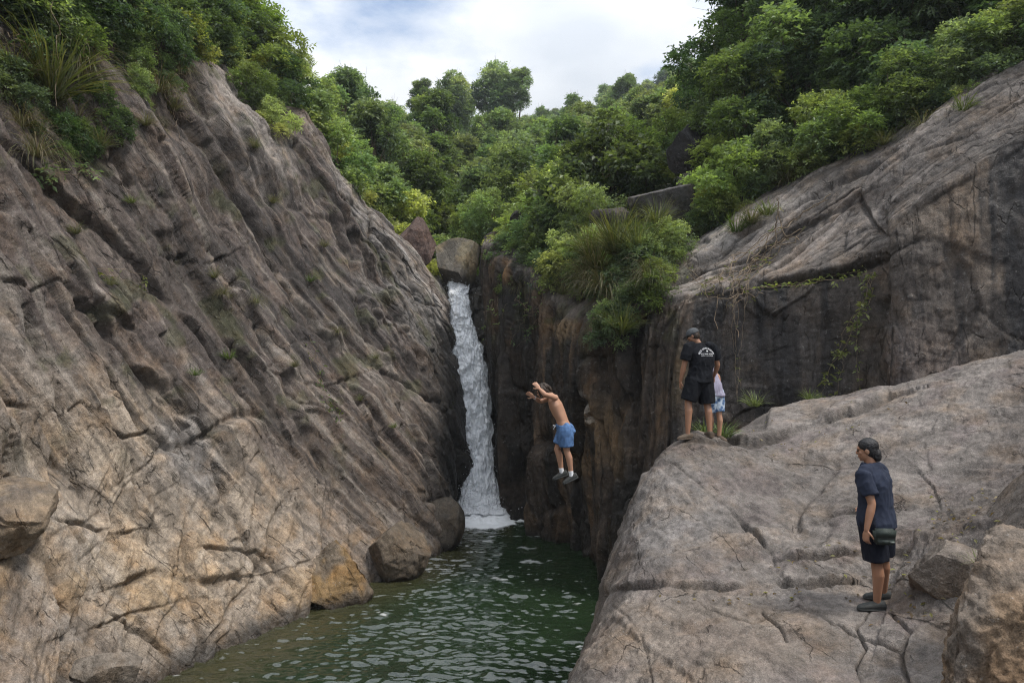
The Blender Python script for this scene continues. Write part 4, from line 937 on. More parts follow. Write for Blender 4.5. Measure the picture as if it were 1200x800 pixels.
# the crest of the pale cliff
for i, (px, py, Y, k, s) in enumerate([(392, 215, 25.5, 0, 1.0), (372, 185, 26, 1, 1.0), (350, 150, 25.5, 0, 1.05), (330, 130, 24.5, 2, 1.0), (310, 100, 25, 1, 1.1), (300, 130, 23.0, 0, .7), (285, 70, 24.5, 0, 1.2), (262, 50, 25.0, 1, 1.2), (258, 92, 22.0, 2, .8), (235, 60, 21.5, 0, 1.0), (218, 30, 22.0, 2, 1.2), (200, 60, 19.5, 1, .8), (180, 40, 19.0, 2, 1.0), (160, 20, 18.5, 0, 1.0),
        (140, 40, 16.8, 2, .7), (405, 210, 28, 2, .85), (372, 150, 29, 0, .8), (335, 90, 28.5, 1, .7), (285, 40, 28.5, 0, .9), (120, 5, 16.5, 0, .8), (60, 10, 15.2, 2, .8), (10, 10, 14.5, 0, .9), (-60, 0, 13.5, 2, 1), (230, 0, 25, 2, 1.4), (412, 232, 26.5, 1, .6)]):
    kd = ['green bush', 'yellow-green bush', 'dark green bush'][k]
    put(SH[k], P(px, py, Y) - [0, 0, .3], f'{kd} on the crest of the pale slanting cliff', 'bush', f'{kd}es along the cliff crest', s)

# -- grass tufts, creepers, small plants
def grass(name, seed, **kw):
    root = bpy.data.objects.new(name, None); COL.objects.link(root)
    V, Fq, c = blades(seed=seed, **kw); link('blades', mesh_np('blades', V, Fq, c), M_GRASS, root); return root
GT = [grass('grass_tuft', 451, n=240, L=1.0, wd=0.022, spread=1.0, gravity=0.85, cols=GR),
      grass('grass_tuft', 452, n=220, L=0.9, wd=0.018, spread=1.1, gravity=1.1, cols=GR + DRY),
      grass('hanging_grass', 453, n=260, L=1.5, wd=0.016, spread=1.5, gravity=2.2, cols=DRY + GR[:1]),
      grass('grass_tuft', 454, n=90, L=0.42, wd=0.02, spread=1.1, gravity=0.9, cols=[(0.10, 0.15, 0.03), (0.13, 0.17, 0.04)])]
def snap(px, py, G=None):
    """point of the built cliff seen nearest to a place in the photograph"""
    best = None
    for g in (LEFT, RIGHT):
        V = g.reshape(-1, 3); a, b = pix(V); d = (a - px) ** 2 + (b - py) ** 2 + V[:, 1] * 0.02
        i = int(np.argmin(d))
        if best is None or d[i] < best[0]: best = (d[i], V[i])
    return best[1]
for px, py, k, s, lab in [(20, 95, 1, 1.2, 'bushy grass at the frame edge beside the large arching tuft'), (100, 95, 2, 1.0, 'straw curtain hanging between the large tuft and the crest'), (45, 185, 2, .8, 'dry grass hanging below the straw-coloured hanging tuft'), (118, 175, 1, .7, 'ragged tuft over the dark green leafy creeper'), (185, 110, 2, .9, 'long dry grass streaming down under the crest bushes'), (205, 130, 1, .55, 'thin ragged grass on the slab beneath the streaming dry grass'), (300, 175, 1, .5, 'grass in the groove between the two smooth upper slabs'), (62, 118, 0, 1.8, 'large tuft of arching grass high on the pale cliff'), (92, 150, 1, .8, 'drooping grass tuft just under the large arching one'), (120, 22, 2, 1.0, 'curtain of dry hanging grass at the top of the pale cliff'), (150, 55, 2, .7, 'dry hanging grass below the crest bushes'), (172, 150, 1, .5, 'thin grass tuft on a slab below the crest'),
        (28, 150, 2, .6, 'straw-coloured hanging grass beside the large arching tuft'), (235, 90, 2, .55, 'brown hanging grass under the crest beside a smooth slab'), (252, 326, 1, .42, 'dry orange-brown grass tuft in the middle of the pale cliff'), (262, 345, 2, .3, 'short hanging straw under the orange-brown tuft'), (212, 88, 2, .8, 'dull hanging grass above the smooth slab'), (365, 330, 3, .7, 'small green tuft on a dark joint of the slanting cliff'),
        (268, 420, 3, .8, 'pale tuft in a hollow of the slanting cliff'), (230, 440, 3, .6, 'small tuft beside the hollow on the slanting cliff'), (345, 430, 1, .3, 'dry tuft low on the slanting cliff'), (420, 470, 1, .28, 'brown tuft near the dark wet part of the slanting cliff'), (155, 240, 3, .6, 'tiny tuft on the upper purple slabs'), (320, 240, 1, .4, 'straw tuft in a groove below the crest bushes'), (380, 290, 1, .38, 'brown straw tuft on the slabs under the ridge'), (300, 355, 2, .35, 'dry straw hanging over a dark step of the slanting cliff'), (440, 420, 1, .3, 'pale tuft among the ridged slabs near the waterfall'), (395, 390, 2, .3, 'hanging straw above the straggling creeper'), (130, 335, 1, .3, 'straw tuft beside the small yellow-green creeper'), (90, 275, 1, .35, 'faded tuft at the end of the upper purple slabs'), (460, 500, 3, .5, 'green tuft in the wet dark part of the slanting cliff')]:
    put(GT[k], snap(px, py) + [0.05, -0.12, 0], lab, 'grass', None, s, tilt=0.15)
for px, py, Y, k, s, lab in [(770, 268, 18.2, 0, .95, 'tall bright grass clump before the rounded grey boulder'), (722, 296, 17.4, 0, 1.5, 'large bright grass clump on the brow of the dark wall'), (748, 302, 17.0, 0, 1.3, 'bright grass clump beside the large one on the brow'), (698, 316, 18.0, 1, 1.4, 'pale drooping grass at the edge of the brow'), (690, 330, 18.6, 2, .9, 'straw curtain hanging over the gorge wall'), (718, 362, 16.9, 1, .8, 'grass tuft hanging in the middle of the dark wall'), (728, 392, 16.0, 0, .95, 'long green grass hanging lowest on the dark wall'), (715, 385, 16.8, 2, .55, 'dry grass hanging beside the lowest green tuft'),
        (690, 300, 18.6, 0, 1.1, 'bright grass at the far end of the brow beside the hanging straw'), (706, 340, 17.2, 2, .9, 'straw curtain hanging beside the long green grass'), (760, 330, 16.3, 2, .7, 'straw tuft hanging just off the pale ledge'), (750, 350, 16.2, 0, .6, 'green grass drooping below the straw tuft at the ledge'), (660, 345, 20.2, 1, .8, 'drooping grass on the wall top between brow thicket and waterfall'), (942, 205, 17.4, 1, .8, 'straw-coloured grass clump at the top edge of the rock shoulder'), (925, 214, 17.6, 2, .55, 'dry grass spilling onto the rock shoulder'), (880, 262, 16.6, 1, .7, 'grass clump in a gully of the rock shoulder'), (900, 252, 16.6, 3, 1.2, 'short green grass in the gully of the rock shoulder'), (862, 272, 16.8, 3, 1.3, 'short grass below the gully clump'), (1035, 170, 16.0, 1, .5, 'thin grass among bushes at the upper shoulder'), (1080, 150, 15.6, 2, .5, 'dead hanging grass at the upper shoulder'), (640, 330, 22.3, 2, .8, 'dry hanging grass beneath the green bush over the gorge'), (612, 340, 22.5, 2, .6, 'hanging grass close to the waterfall'), (1128, 130, 14.8, 3, 1.0, 'yellowish tuft on the bare upper shoulder')]:
    put(GT[k], P(px, py, Y), lab, 'grass', None, s, tilt=0.15)
for i, (px, py, k, s) in enumerate([(25, 55, 2, .7), (70, 45, 0, .7), (108, 52, 2, .6), (140, 72, 0, .55), (178, 58, 2, .6), (12, 120, 2, .5), (105, 128, 2, .45), (205, 72, 0, .55), (160, 28, 0, .7), (228, 55, 2, .6), (60, 168, 2, .45), (95, 175, 0, .35), (30, 20, 0, .9), (100, 10, 2, .8), (200, 20, 0, .8), (150, 105, 0, .35), (190, 100, 2, .38), (130, 150, 2, .32), (262, 80, 1, .6), (290, 118, 0, .55), (318, 150, 1, .5)]):
    kd = ['green scrub', 'yellow-green scrub', 'dark scrub'][k]
    put(SH[k], snap(px, py) + [0.0, 0.1, -0.25], f'{kd} clinging to the top of the pale slanting cliff', 'bush', f'{kd} on the cliff top', s, tilt=.4)
for (px, py, Y), s, lab in [((1147, 664, 6.35), .45, 'small bright green plant growing in a crack of the slab'), ((848, 512, 11.7), .9, 'low green weeds behind the legs of the men on the slab'), ((826, 510, 11.9), .8, 'green weeds between the legs of the man in black'), ((950, 470, 13.2), .7, 'low weeds where the slab meets the dark wall'), ((1035, 470, 12.4), .7, 'weeds in the gap between slab and dark wall'), ((885, 476, 12.9), .9, 'tuft of weeds in the shade behind the slab')]:
    put(GT[3], P(px, py, Y), lab, 'plant', None, s)
# leafy creepers on the rock
def creeper(name, path, nleaf, ll, seed, cols, wob=0.05, rad=0.008, strands=1, mat=None):
    rs = np.random.RandomState(seed); root = bpy.data.objects.new(name, None); COL.objects.link(root)
    base = np.array(path[0]); tubes, org, dr = [], [], []
    for s in range(strands):
        p = np.array(path) - base
        p = p + rs.normal(0, wob * (0 if s == 0 else 2.5), p.shape)
        p = catmull(p, 10 * len(path)); p += np.c_[fbm(p * 3 + seed + s, 3, seed=1), fbm(p * 3 + seed + s, 3, seed=2), fbm(p * 3 + s, 3, seed=3)] * wob
        tubes.append(tube(p, np.linspace(rad, rad * 0.5, len(p)), 4))
        i = rs.choice(len(p), max(1, nleaf // strands)); org.append(p[i]); dr.append(unit(rs.normal(0, 1, (len(i), 3)) + [0, -0.5, 0.2]))
    V, Fq = merge(tubes); link('stem', mesh_np('stem', V, Fq), mat or M_TWIG, root)
    if nleaf:
        org = np.concatenate(org); dr = np.concatenate(dr); col = np.array(cols)[rs.choice(len(cols), len(org))]
        V, Fq, c = spray_leaves(org, dr, rs.uniform(.6, 1.2, len(org)) * ll * 1.2, 3, ll, ll * 0.5, col, rs); link('leaves', mesh_np('leaves', V, Fq, c, smooth=False), M_LEAF, root)
    root.location = base
    return root
def off(p, d=0.12): return np.asarray(p) - np.array([0.02, d, 0])
YG = [(0.16, 0.19, 0.035), (0.12, 0.16, 0.03)]
tag(creeper('creeper', [off(snap(a, b), .25) for a, b in [(1014, 325), (1006, 350), (998, 378), (988, 400), (972, 425), (960, 460)]], 60, 0.13, 3, YG, .06, .008, 2), 'yellow-green creeper hanging down the dark wall behind the slab', 'creeper')
tag(creeper('creeper', [off(snap(a, b), .25) for a, b in [(1016, 330), (1002, 370), (998, 410), (1000, 440), (1004, 468)]], 22, 0.10, 4, YG, .04, .006, 1), 'thin straight creeper hanging beside the yellow-green one', 'creeper')
tag(creeper('creeper', [off(snap(a, b), .25) for a, b in [(890, 338), (930, 334), (970, 330), (1010, 322)]], 36, 0.11, 5, YG, .05, .008, 2), 'creeper trailing level along the ledge of the dark wall', 'creeper')
tag(creeper('creeper', [off(snap(a, b), .2) for a, b in [(855, 320), (862, 360), (858, 420), (862, 470)]], 10, 0.09, 6, YG, .06, .006, 3), 'bare stringy creeper dangling behind the man in black', 'creeper')
tag(creeper('dry_vine', [off(snap(a, b), .3) for a, b in [(935, 268), (905, 290), (880, 310), (862, 330), (852, 362)]], 30, 0.09, 7, DRY, .12, .014, 9), 'tangle of dry grey vines spilling over the pale ledge', 'vine')
tag(creeper('dry_vine', [off(snap(a, b), .3) for a, b in [(900, 300), (868, 318), (838, 330), (815, 340)]], 40, 0.10, 8, GR, .10, .012, 6), 'dry vines with a few leaves lying along the pale ledge', 'vine')
tag(creeper('dry_vine', [off(snap(a, b), .3) for a, b in [(60, 20), (45, 45), (38, 70), (50, 95)]], 12, 0.09, 9, DRY, .16, .012, 9), 'tangled dead vines above the large arching grass tuft', 'vine')
tag(creeper('dry_vine', [off(snap(a, b), .3) for a, b in [(200, 40), (205, 70), (215, 110), (222, 140)]], 14, 0.09, 10, DRY, .14, .010, 9), 'dead stems hanging under the crest bushes of the pale cliff', 'vine')
tag(creeper('dry_vine', [P(1190, 20, 16.4), P(1180, 50, 16.1), P(1172, 78, 15.8)], 0, 0.1, 12, DRY, .05, .03, 2), 'pale dead branch slanting down at the upper wooded edge', 'branch')
tag(creeper('creeper', [off(snap(a, b), .15) for a, b in [(90, 190), (110, 200), (70, 205), (48, 210)]], 70, 0.13, 13, G_MID, .10, .006, 5), 'dark green leafy creeper spread on the pale cliff below the grass', 'creeper')
tag(creeper('creeper', [off(snap(a, b), .15) for a, b in [(118, 322), (135, 326), (160, 330), (172, 342)]], 26, 0.10, 14, YG, .05, .006, 3), 'small yellow-green creeper on a ledge of the pale cliff', 'creeper')
tag(creeper('creeper', [off(snap(a, b), .15) for a, b in [(360, 400), (378, 430), (385, 470), (400, 490)]], 40, 0.10, 15, G_MID + YG, .10, .006, 4), 'straggling creeper in the dark gully of the slanting cliff', 'creeper')
tag(creeper('creeper', [off(snap(a, b), .2) for a, b in [(570, 300), (575, 330), (585, 360), (580, 400)]], 60, 0.13, 16, G_MID, .16, .008, 6), 'green creeper draped on the gorge wall beside the waterfall', 'creeper')
tag(creeper('creeper', [off(snap(a, b), .2) for a, b in [(640, 300), (632, 330), (622, 360), (600, 400)]], 70, 0.13, 17, G_MID + G_DRK, .16, .008, 7), 'dark creeper trailing down the gorge wall under the bushes', 'creeper')
# ground cover so that no bare soil shows between the plants
def undergrowth():
    rs = np.random.RandomState(77); pts = []
    for (x0, x1, y0, y1, n) in [(-18, -7, 17, 34, 5000), (-6, 3, 27, 40, 2600), (0.5, 6, 19, 30, 3200), (5, 20, 16, 28, 7000), (-14, -8, 8, 18, 1500)]:
        x = rs.uniform(x0, x1, n); y = rs.uniform(y0, y1, n); z = terrain_z(x, y)
        k = poly_sd(x, y, RIVER) > 3.0
        pts.append(np.c_[x, y, z][k])
    p = np.concatenate(pts); p[:, 2] += rs.uniform(0.0, 0.45, len(p))
    col = np.array(G_MID + G_DRK)[rs.choice(8, len(p))] * (1 + 0.4 * fbm(p * 0.5, 2, seed=3))[:, None]
    V, Fq, c = spray_leaves(p, unit(rs.normal(0, 1, (len(p), 3)) + [0, 0, 0.8]), rs.uniform(.2, .5, len(p)), 6, 0.16, 0.08, col, rs)
    tag(link('undergrowth', mesh_np('undergrowth', V, Fq, c, smooth=False), M_LEAF), kind='stuff')
undergrowth()
# ------------------------------------------------------------------ people
def ringloft(rings, k=20, caps=True):
    """rings: (centre, half-axis a, half-axis b) -> closed tube"""
    ang = np.arange(k) / k * 2 * np.pi
    V = np.concatenate([np.asarray(c, float) + np.cos(ang)[:, None] * np.asarray(a, float) + np.sin(ang)[:, None] * np.asarray(b, float) for c, a, b in rings])
    n = len(rings); i = np.arange(n * k).reshape(n, k)
    Fq = np.stack([i[:-1], np.roll(i[:-1], -1, 1), np.roll(i[1:], -1, 1), i[1:]], -1).reshape(-1, 4).tolist()
    V = V.tolist()
    for row, rev in ((0, True), (n - 1, False)):
        V.append(list(np.mean(V[row * k:(row + 1) * k], 0))); c = len(V) - 1
        for j in range(k):
            a, b = i[row, j], i[row, (j + 1) % k]
            Fq.append([a, c, c, b][:2] + [b] if rev else [a, b, c])
    return V, [[int(x) for x in f] for f in Fq]
def chain(pts, radii, k=14, flat=(False, False), squash=None):
    """tapering limb along a path, with round ends unless flat"""
    pts = [np.asarray(p, float) for p in pts]; P_ = np.array(pts); t = unit(np.gradient(P_, axis=0))
    ref = np.array([0.2, 0.9, 0.3]) if squash is None else np.asarray(squash[0], float)
    rings = []
    def ab(tt, r):
        a = unit(ref - tt * (ref @ tt)); b = np.cross(tt, a)
        return (a * r * (squash[1] if squash else 1), b * r)
    if not flat[0]:
        for q in (0.95, 0.7, 0.35): rings.append((pts[0] - t[0] * radii[0] * math.sin(q * math.pi / 2), *ab(t[0], radii[0] * math.cos(q * math.pi / 2))))
    for p, tt, r in zip(pts, t, radii): rings.append((p, *ab(tt, r)))
    if not flat[1]:
        for q in (0.35, 0.7, 0.95): rings.append((pts[-1] + t[-1] * radii[-1] * math.sin(q * math.pi / 2), *ab(t[-1], radii[-1] * math.cos(q * math.pi / 2))))
    return ringloft(rings, k)
def ellipsoid(c, ax, k=14, n=9):
    """ax: three half-axis vectors"""
    c = np.asarray(c, float); ax = np.asarray(ax, float); rings = []
    for th in np.linspace(-0.48 * math.pi, 0.48 * math.pi, n):
        rings.append((c + ax[2] * math.sin(th), ax[0] * math.cos(th), ax[1] * math.cos(th)))
    return ringloft(rings, k)
def fuse(name, parts, voxel, smooth, mat, parent, wrinkle=0.0, wscale=9.0, seed=1, wdir=(1, 1, 0.35)):
    """weld closed parts into ONE continuous skin"""
    me = bpy.data.meshes.new('tmp'); V, Fq, o = [], [], 0
    for v, f in parts:
        V += [tuple(p) for p in v]; Fq += [[x + o for x in q] for q in f]; o = len(V)
    me.from_pydata(V, [], Fq)
    ob = bpy.data.objects.new('tmp', me); COL.objects.link(ob)
    m = ob.modifiers.new('r', 'REMESH'); m.mode = 'VOXEL'; m.voxel_size = voxel
    s = ob.modifiers.new('s', 'SMOOTH'); s.iterations = smooth; s.factor = 0.5
    dg = bpy.context.evaluated_depsgraph_get(); out = bpy.data.meshes.new_from_object(ob.evaluated_get(dg))
    bpy.data.objects.remove(ob)
    n = len(out.vertices); co = np.empty(n * 3, np.float32); out.vertices.foreach_get('co', co); co = co.reshape(-1, 3)
    if wrinkle:
        nn = np.empty(n * 3, np.float32); out.vertices.foreach_get('normal', nn); nn = nn.reshape(-1, 3)
        co = co + nn * (wrinkle * fbm(co * wscale * np.array(wdir), 3, 0.55, seed, ridge=True))[:, None]
        out.vertices.foreach_set('co', co.astype(np.float32).ravel())
    out.polygons.foreach_set('use_smooth', np.ones(len(out.polygons), bool)); out.update()
    out.name = name
    return link(name, out, mat, parent)
def skin_mat(name, col):
    m, nt, b, N, L = mat_base(name)
    tc = N('ShaderNodeTexCoord'); n = N('ShaderNodeTexNoise'); n.inputs['Scale'].default_value = 14; n.inputs['Detail'].default_value = 6; L(tc.outputs['Object'], n.inputs['Vector'])
    mx = N('ShaderNodeMixRGB'); mx.inputs[1].default_value = tuple(c * 0.85 for c in col) + (1,); mx.inputs[2].default_value = (min(1, col[0] * 1.18), col[1] * 1.05, col[2] * 0.98, 1)
    L(n.outputs['Fac'], mx.inputs[0]); L(mx.outputs[0], b.inputs['Base Color'])
    b.inputs['Roughness'].default_value = 0.5; b.inputs['Subsurface Weight'].default_value = 0.08; b.inputs['Subsurface Radius'].default_value = (0.02, 0.008, 0.004)
    return m
def cloth_mat(name, col, rough=0.85, nscale=5, namt=0.18): return plain_mat(name, col, rough, 0.15, nscale, namt, 0.3, 220)
SK_TAN = skin_mat('tanned_skin', (0.31, 0.17, 0.105)); SK_PALE = skin_mat('fair_skin', (0.40, 0.235, 0.155))
HAIR = plain_mat('black_hair', (0.012, 0.011, 0.012), 0.45, 0.4, 60, 0.5, 0.8, 120); HAIRB = plain_mat('brown_hair', (0.035, 0.022, 0.014), 0.5, 0.4, 60, 0.5, 0.8, 120)
EYE = plain_mat('eye', (0.02, 0.015, 0.012), 0.2, 0.5); NAVY = cloth_mat('navy_cotton', (0.026, 0.032, 0.052)); BLK = cloth_mat('black_cotton', (0.010, 0.011, 0.014))
DSH = cloth_mat('dark_navy_shorts', (0.012, 0.014, 0.022)); BLUE = cloth_mat('faded_blue_cotton', (0.085, 0.16, 0.31), nscale=14, namt=0.35); LAV = cloth_mat('lavender_cotton', (0.30, 0.285, 0.37))
GREYC = cloth_mat('grey_cap', (0.075, 0.08, 0.085)); SHOE = plain_mat('dark_shoe', (0.05, 0.052, 0.05), 0.75, 0.2, 40, 0.2, 0.3, 60); SOCK = cloth_mat('white_sock', (0.72, 0.72, 0.74)); SANDAL = plain_mat('brown_sandal', (0.10, 0.075, 0.055), 0.7, 0.2, 40, 0.2)
OLIVE = plain_mat('olive_nylon', (0.032, 0.042, 0.036), 0.6, 0.3, 30, 0.25, 0.4, 90)
def hand(w, d, palm_n, side, curl, s=1.0):
    """palm and five fingers. w wrist, d pointing direction, palm_n palm normal, side +1: thumb along +cross"""
    w = np.asarray(w, float); d = unit(np.asarray(d, float)); n = np.asarray(palm_n, float); n = unit(n - d * (n @ d)); x = np.cross(d, n) * side
    out = [chain([w, w + d * .045 * s, w + d * .085 * s], [.024 * s, .040 * s, .038 * s], 12, squash=(n, 0.42))]
    for i, (ox, L_) in enumerate([(.029, .066), (.010, .074), (-.010, .069), (-.029, .054)]):
        p = w + d * .082 * s + x * ox * s; dd = unit(d + x * ox * 3); pts = [p - dd * .02 * s, p]
        for j, f in enumerate((0.45, 0.32, 0.25)):
            a = curl * (0.35 + 0.4 * j); dj = unit(dd * math.cos(a) + n * math.sin(a)); p = p + dj * L_ * f * s; pts.append(p)
        out.append(chain(pts, [.0095 * s, .0095 * s, .009 * s, .0082 * s, .007 * s], 8))
    t0 = w + d * .022 * s + x * .026 * s; td = unit(d * 0.7 + x * 0.75 + n * 0.25); t1 = t0 + td * .042 * s; t2 = t1 + unit(td + d * .6 + n * .3 * curl) * .03 * s
    out.append(chain([t0, t1, t2], [.0125 * s, .0105 * s, .0085 * s], 8))
    return out
def human(label, loc, J, skin, cat='person'):
    """J: joints in metres, x to the viewer's right, y away, z up from the ground under the figure"""
    root = empty('person', loc); tag(root, label, cat)
    A = lambda k: np.asarray(J[k], float)
    rp, rc = unit(A('rp')), unit(A('rc')); pel, wa, ch, ne = A('pelvis'), A('waist'), A('chest'), A('neck')
    k = J.get('k', 1.0)                                           # build (stoutness)
    up = unit(ne - pel); fp = np.cross([0, 0, 1], rp); fc = np.cross(up, rc)    # fc points forward
    hips = {s: pel + rp * (.095 * sg) - np.array([0, 0, .03]) for s, sg in (('L', -1), ('R', 1))}
    shs = {s: A('sh' + s) if 'sh' + s in J else ch * .34 + ne * .66 + rc * (.165 * k * sg) - up * .015 for s, sg in (('L', -1), ('R', 1))}
    body = [ringloft([(pel - up * .10, rp * .10 * k, fp * .085 * k), (pel - up * .04, rp * .165 * k, fp * .115 * k), (pel + up * .04, rp * .168 * k, fp * .115 * k), (wa, rp * .145 * k, fp * .10 * k), (ch - up * .08, rc * .155 * k, fc * .108 * k), (ch + up * .03, rc * .172 * k, fc * .112 * k),
                      (ch * .35 + ne * .65, rc * .158 * k, fc * .09 * k), (ch * .12 + ne * .88, rc * .09, fc * .07), (ne + up * .02, rc * .056, fc * .058)], 44)]
    hc, hf = A('head'), unit(A('hf')); hu = unit(A('hu') - hf * (A('hu') @ hf)) if 'hu' in J else unit(np.array([0, 0, 1.0]) - hf * hf[2]); hr = np.cross(hf, hu)
    hp = lambda r, f, u: hc + hr * r + hf * f + hu * u
    body.append(chain([ne - up * .05, ne + up * .01, hp(0, -.015, -.06)], [.062, .056, .054], 14))
    body += [ellipsoid(hp(0, -.012, .025), [hr * .074, hf * .094, hu * .088]), ellipsoid(hp(0, .022, -.035), [hr * .060, hf * .066, hu * .075]), ellipsoid(hp(0, .058, -.083), [hr * .026, hf * .024, hu * .020]),
             chain([hp(0, .078, .022), hp(0, .095, -.018)], [.009, .013], 10), ellipsoid(hp(0, .074, .032), [hr * .045, hf * .014, hu * .012]), ellipsoid(hp(0, .083, -.052), [hr * .022, hf * .010, hu * .009])]
    for sg in (-1, 1):
        body.append(ellipsoid(hp(.076 * sg, -.008, -.005), [hr * .010, hf * .020, hu * .030]))
        body.append(ellipsoid(hp(.040 * sg, .058, -.012), [hr * .022, hf * .02, hu * .018]))
        link('eye', _eye_mesh(), EYE, root).location = hp(.031 * sg, .0815, .010)
    for s in 'LR':
        sh, el, wr = shs[s], A('el' + s), A('wr' + s)
        body.append(chain([sh - (sh - ne) * .25, sh, sh * .6 + el * .4, el, el * .7 + wr * .3, wr], [.052, .054 * k, .045 * k, .037 * k, .039 * k, .025], 14))
        hd = J.get('hd' + s, wr - el); body += hand(wr, hd, J.get('pn' + s, -fc * .2 + (-rc if s == 'R' else rc)), J.get('ts' + s, 1 if s == 'L' else -1), J.get('curl', 0.7), J.get('hs', 1.0))
        hi, kn, an = hips[s], A('kn' + s), A('an' + s); cb = unit(np.cross(kn - an, rp)); cb = cb if cb @ fp < 0 else -cb
        body.append(chain([hi + [0, 0, .03], hi * .65 + kn * .35, hi * .2 + kn * .8, kn, kn * .72 + an * .28 + cb * .016, kn * .35 + an * .65 + cb * .008, an], [.092 * k, .083 * k, .060 * k, .052 * k, .055 * k, .042 * k, .034], 16))
        td = unit(A('td' + s)); uf = unit(np.array([0, 0, 1.0]) - td * td[2]); heel = an - td * .045 - uf * .050; toe = an + td * .125 - uf * .062
        body.append(chain([an, (heel + an) / 2], [.034, .034], 12)); body.append(chain([heel, an + td * .04 - uf * .045, toe], [.030, .034, .020], 12))
    fuse('body', body, 0.0062, 5, skin, root)
    J['_'] = dict(hips=hips, shs=shs, rp=rp, rc=rc, fp=fp, fc=fc, up=up, pel=pel, wa=wa, ch=ch, ne=ne, hp=hp, hr=hr, hf=hf, hu=hu, k=k)
    return root
_em = []
def _eye_mesh():
    if not _em:
        v, f = ellipsoid((0, 0, 0), np.eye(3) * .009); me = bpy.data.meshes.new('eye'); me.from_pydata(v, [], f); _em.append(me)
    return _em[0]
def tshirt(root, J, mat, seed, hem=0.12, sleeve=0.62):
    d = J['_']; k = d['k']; rp, rc, fp, fc, up = d['rp'], d['rc'], d['fp'], d['fc'], d['up']; pel, wa, ch, ne = d['pel'], d['wa'], d['ch'], d['ne']
    g = 1.06 * k
    parts = [ringloft([(pel - up * hem, rp * .187 * g, fp * .142 * g), (pel + up * .02, rp * .180 * g, fp * .135 * g), (wa, rp * .168 * g, fp * .124 * g), (ch - up * .08, rc * .165 * g, fc * .12 * g), (ch + up * .03, rc * .176 * g, fc * .120 * g),
              (ch * .45 + ne * .55, rc * .166 * g, fc * .102 * g), (ch * .2 + ne * .8, rc * .122, fc * .088), (ne + up * .012, rc * .070, fc * .072)], 26)]
    for s in 'LR':
        sh, el = d['shs'][s], np.asarray(J['el' + s], float); e = sh + (el - sh) * sleeve
        parts.append(chain([sh - (sh - ne) * .3, sh, (sh + e) / 2, e], [.056 * k, .061 * k, .065 * k, .070 * k], 16, (False, True)))
    return fuse('t_shirt', parts, 0.007, 3, mat, root, 0.016, 4.5, seed, (1, 1, .6))
def shorts(root, J, mat, seed, length=0.8, wide=1.0, top=0.06, name='shorts'):
    d = J['_']; k = d['k']; rp, fp, up, pel = d['rp'], d['fp'], d['up'], d['pel']
    parts = [ringloft([(pel - np.array([0, 0, .10]), rp * .165 * k, fp * .118 * k), (pel - up * .04, rp * .185 * k, fp * .145 * k), (pel + up * top, rp * .175 * k, fp * .130 * k)], 24)]
    for s in 'LR':
        hi, kn = d['hips'][s], np.asarray(J['kn' + s], float); e = hi + (kn - hi) * length
        parts.append(chain([hi + [0, 0, .02], hi * .55 + e * .45, e], [.110 * k * wide, .108 * k * wide, .100 * k * wide], 20, (False, True)))
    return fuse(name, parts, 0.007, 3, mat, root, 0.009, 6, seed, (1, 1, .5))
def footwear(root, J, mat, name, low=True):
    for s in 'LR':
        an = np.asarray(J['an' + s], float); td = unit(np.asarray(J['td' + s], float)); z = np.array([0, 0, 1.0]); up = unit(z - td * td[2]); sd = np.cross(td, up)
        b = an - up * .088
        sole = [(b + td * f + up * .013, sd * w, up * .015) for f, w in ((-.090, .022), (-.078, .038), (-.03, .042), (.06, .049), (.13, .052), (.172, .042), (.192, .022))]
        o = fuse(name, [ringloft(sole, 14), ringloft([(b + td * f + up * h, sd * w, up * hh) for f, w, h, hh in ((-.088, .022, .042, .03), (-.076, .039, .054, .048), (-.02, .043, .056, .054), (.05, .046, .048, .044), (.12, .049, .038, .034), (.168, .040, .030, .024), (.188, .020, .024, .014))], 14)], 0.0055, 2, mat, root)
def socks(root, J):
    for s in 'LR':
        an, kn = np.asarray(J['an' + s], float), np.asarray(J['kn' + s], float); u = unit(kn - an)
        fuse('sock', [chain([an - u * .04, an + u * .03, an + u * .075], [.040, .039, .043], 14, (False, True))], 0.006, 1, SOCK, root)
def hair(root, J, mat, kind):
    d = J['_']; hp, hr, hf, hu = d['hp'], d['hr'], d['hf'], d['hu']
    parts = [ellipsoid(hp(0, -.024, .044), [hr * .082, hf * .097, hu * .084]), ellipsoid(hp(0, -.045, -.005), [hr * .076, hf * .066, hu * .085])]
    rs = np.random.RandomState(4)
    if kind == 'bun': parts += [ellipsoid(hp(.0, -.085, -.075), [hr * .052, hf * .042, hu * .045]), ellipsoid(hp(.0, -.095, -.040), [hr * .056, hf * .034, hu * .05])]
    if kind in ('wavy', 'wet'):
        for i in range(34):
            a = rs.uniform(-2.6, 2.6); st = hp(.06 * math.sin(a), -.02 - .06 * math.cos(a), .06 + rs.uniform(-.02, .05)); L_ = rs.uniform(.08, .15)
            o_ = (hr * math.sin(a) - hf * math.cos(a)) * rs.uniform(.02, .06)
            parts.append(chain([st, st + o_ - hu * L_ * .5, st + o_ * 1.2 - hu * L_ + hr * rs.uniform(-.02, .02)], [.022, .018, .008], 7))
    return fuse('hair', parts, 0.0065, 3, mat, root, 0.006 if kind == 'wavy' else 0.003, 16, 7, (1, 1, .4))

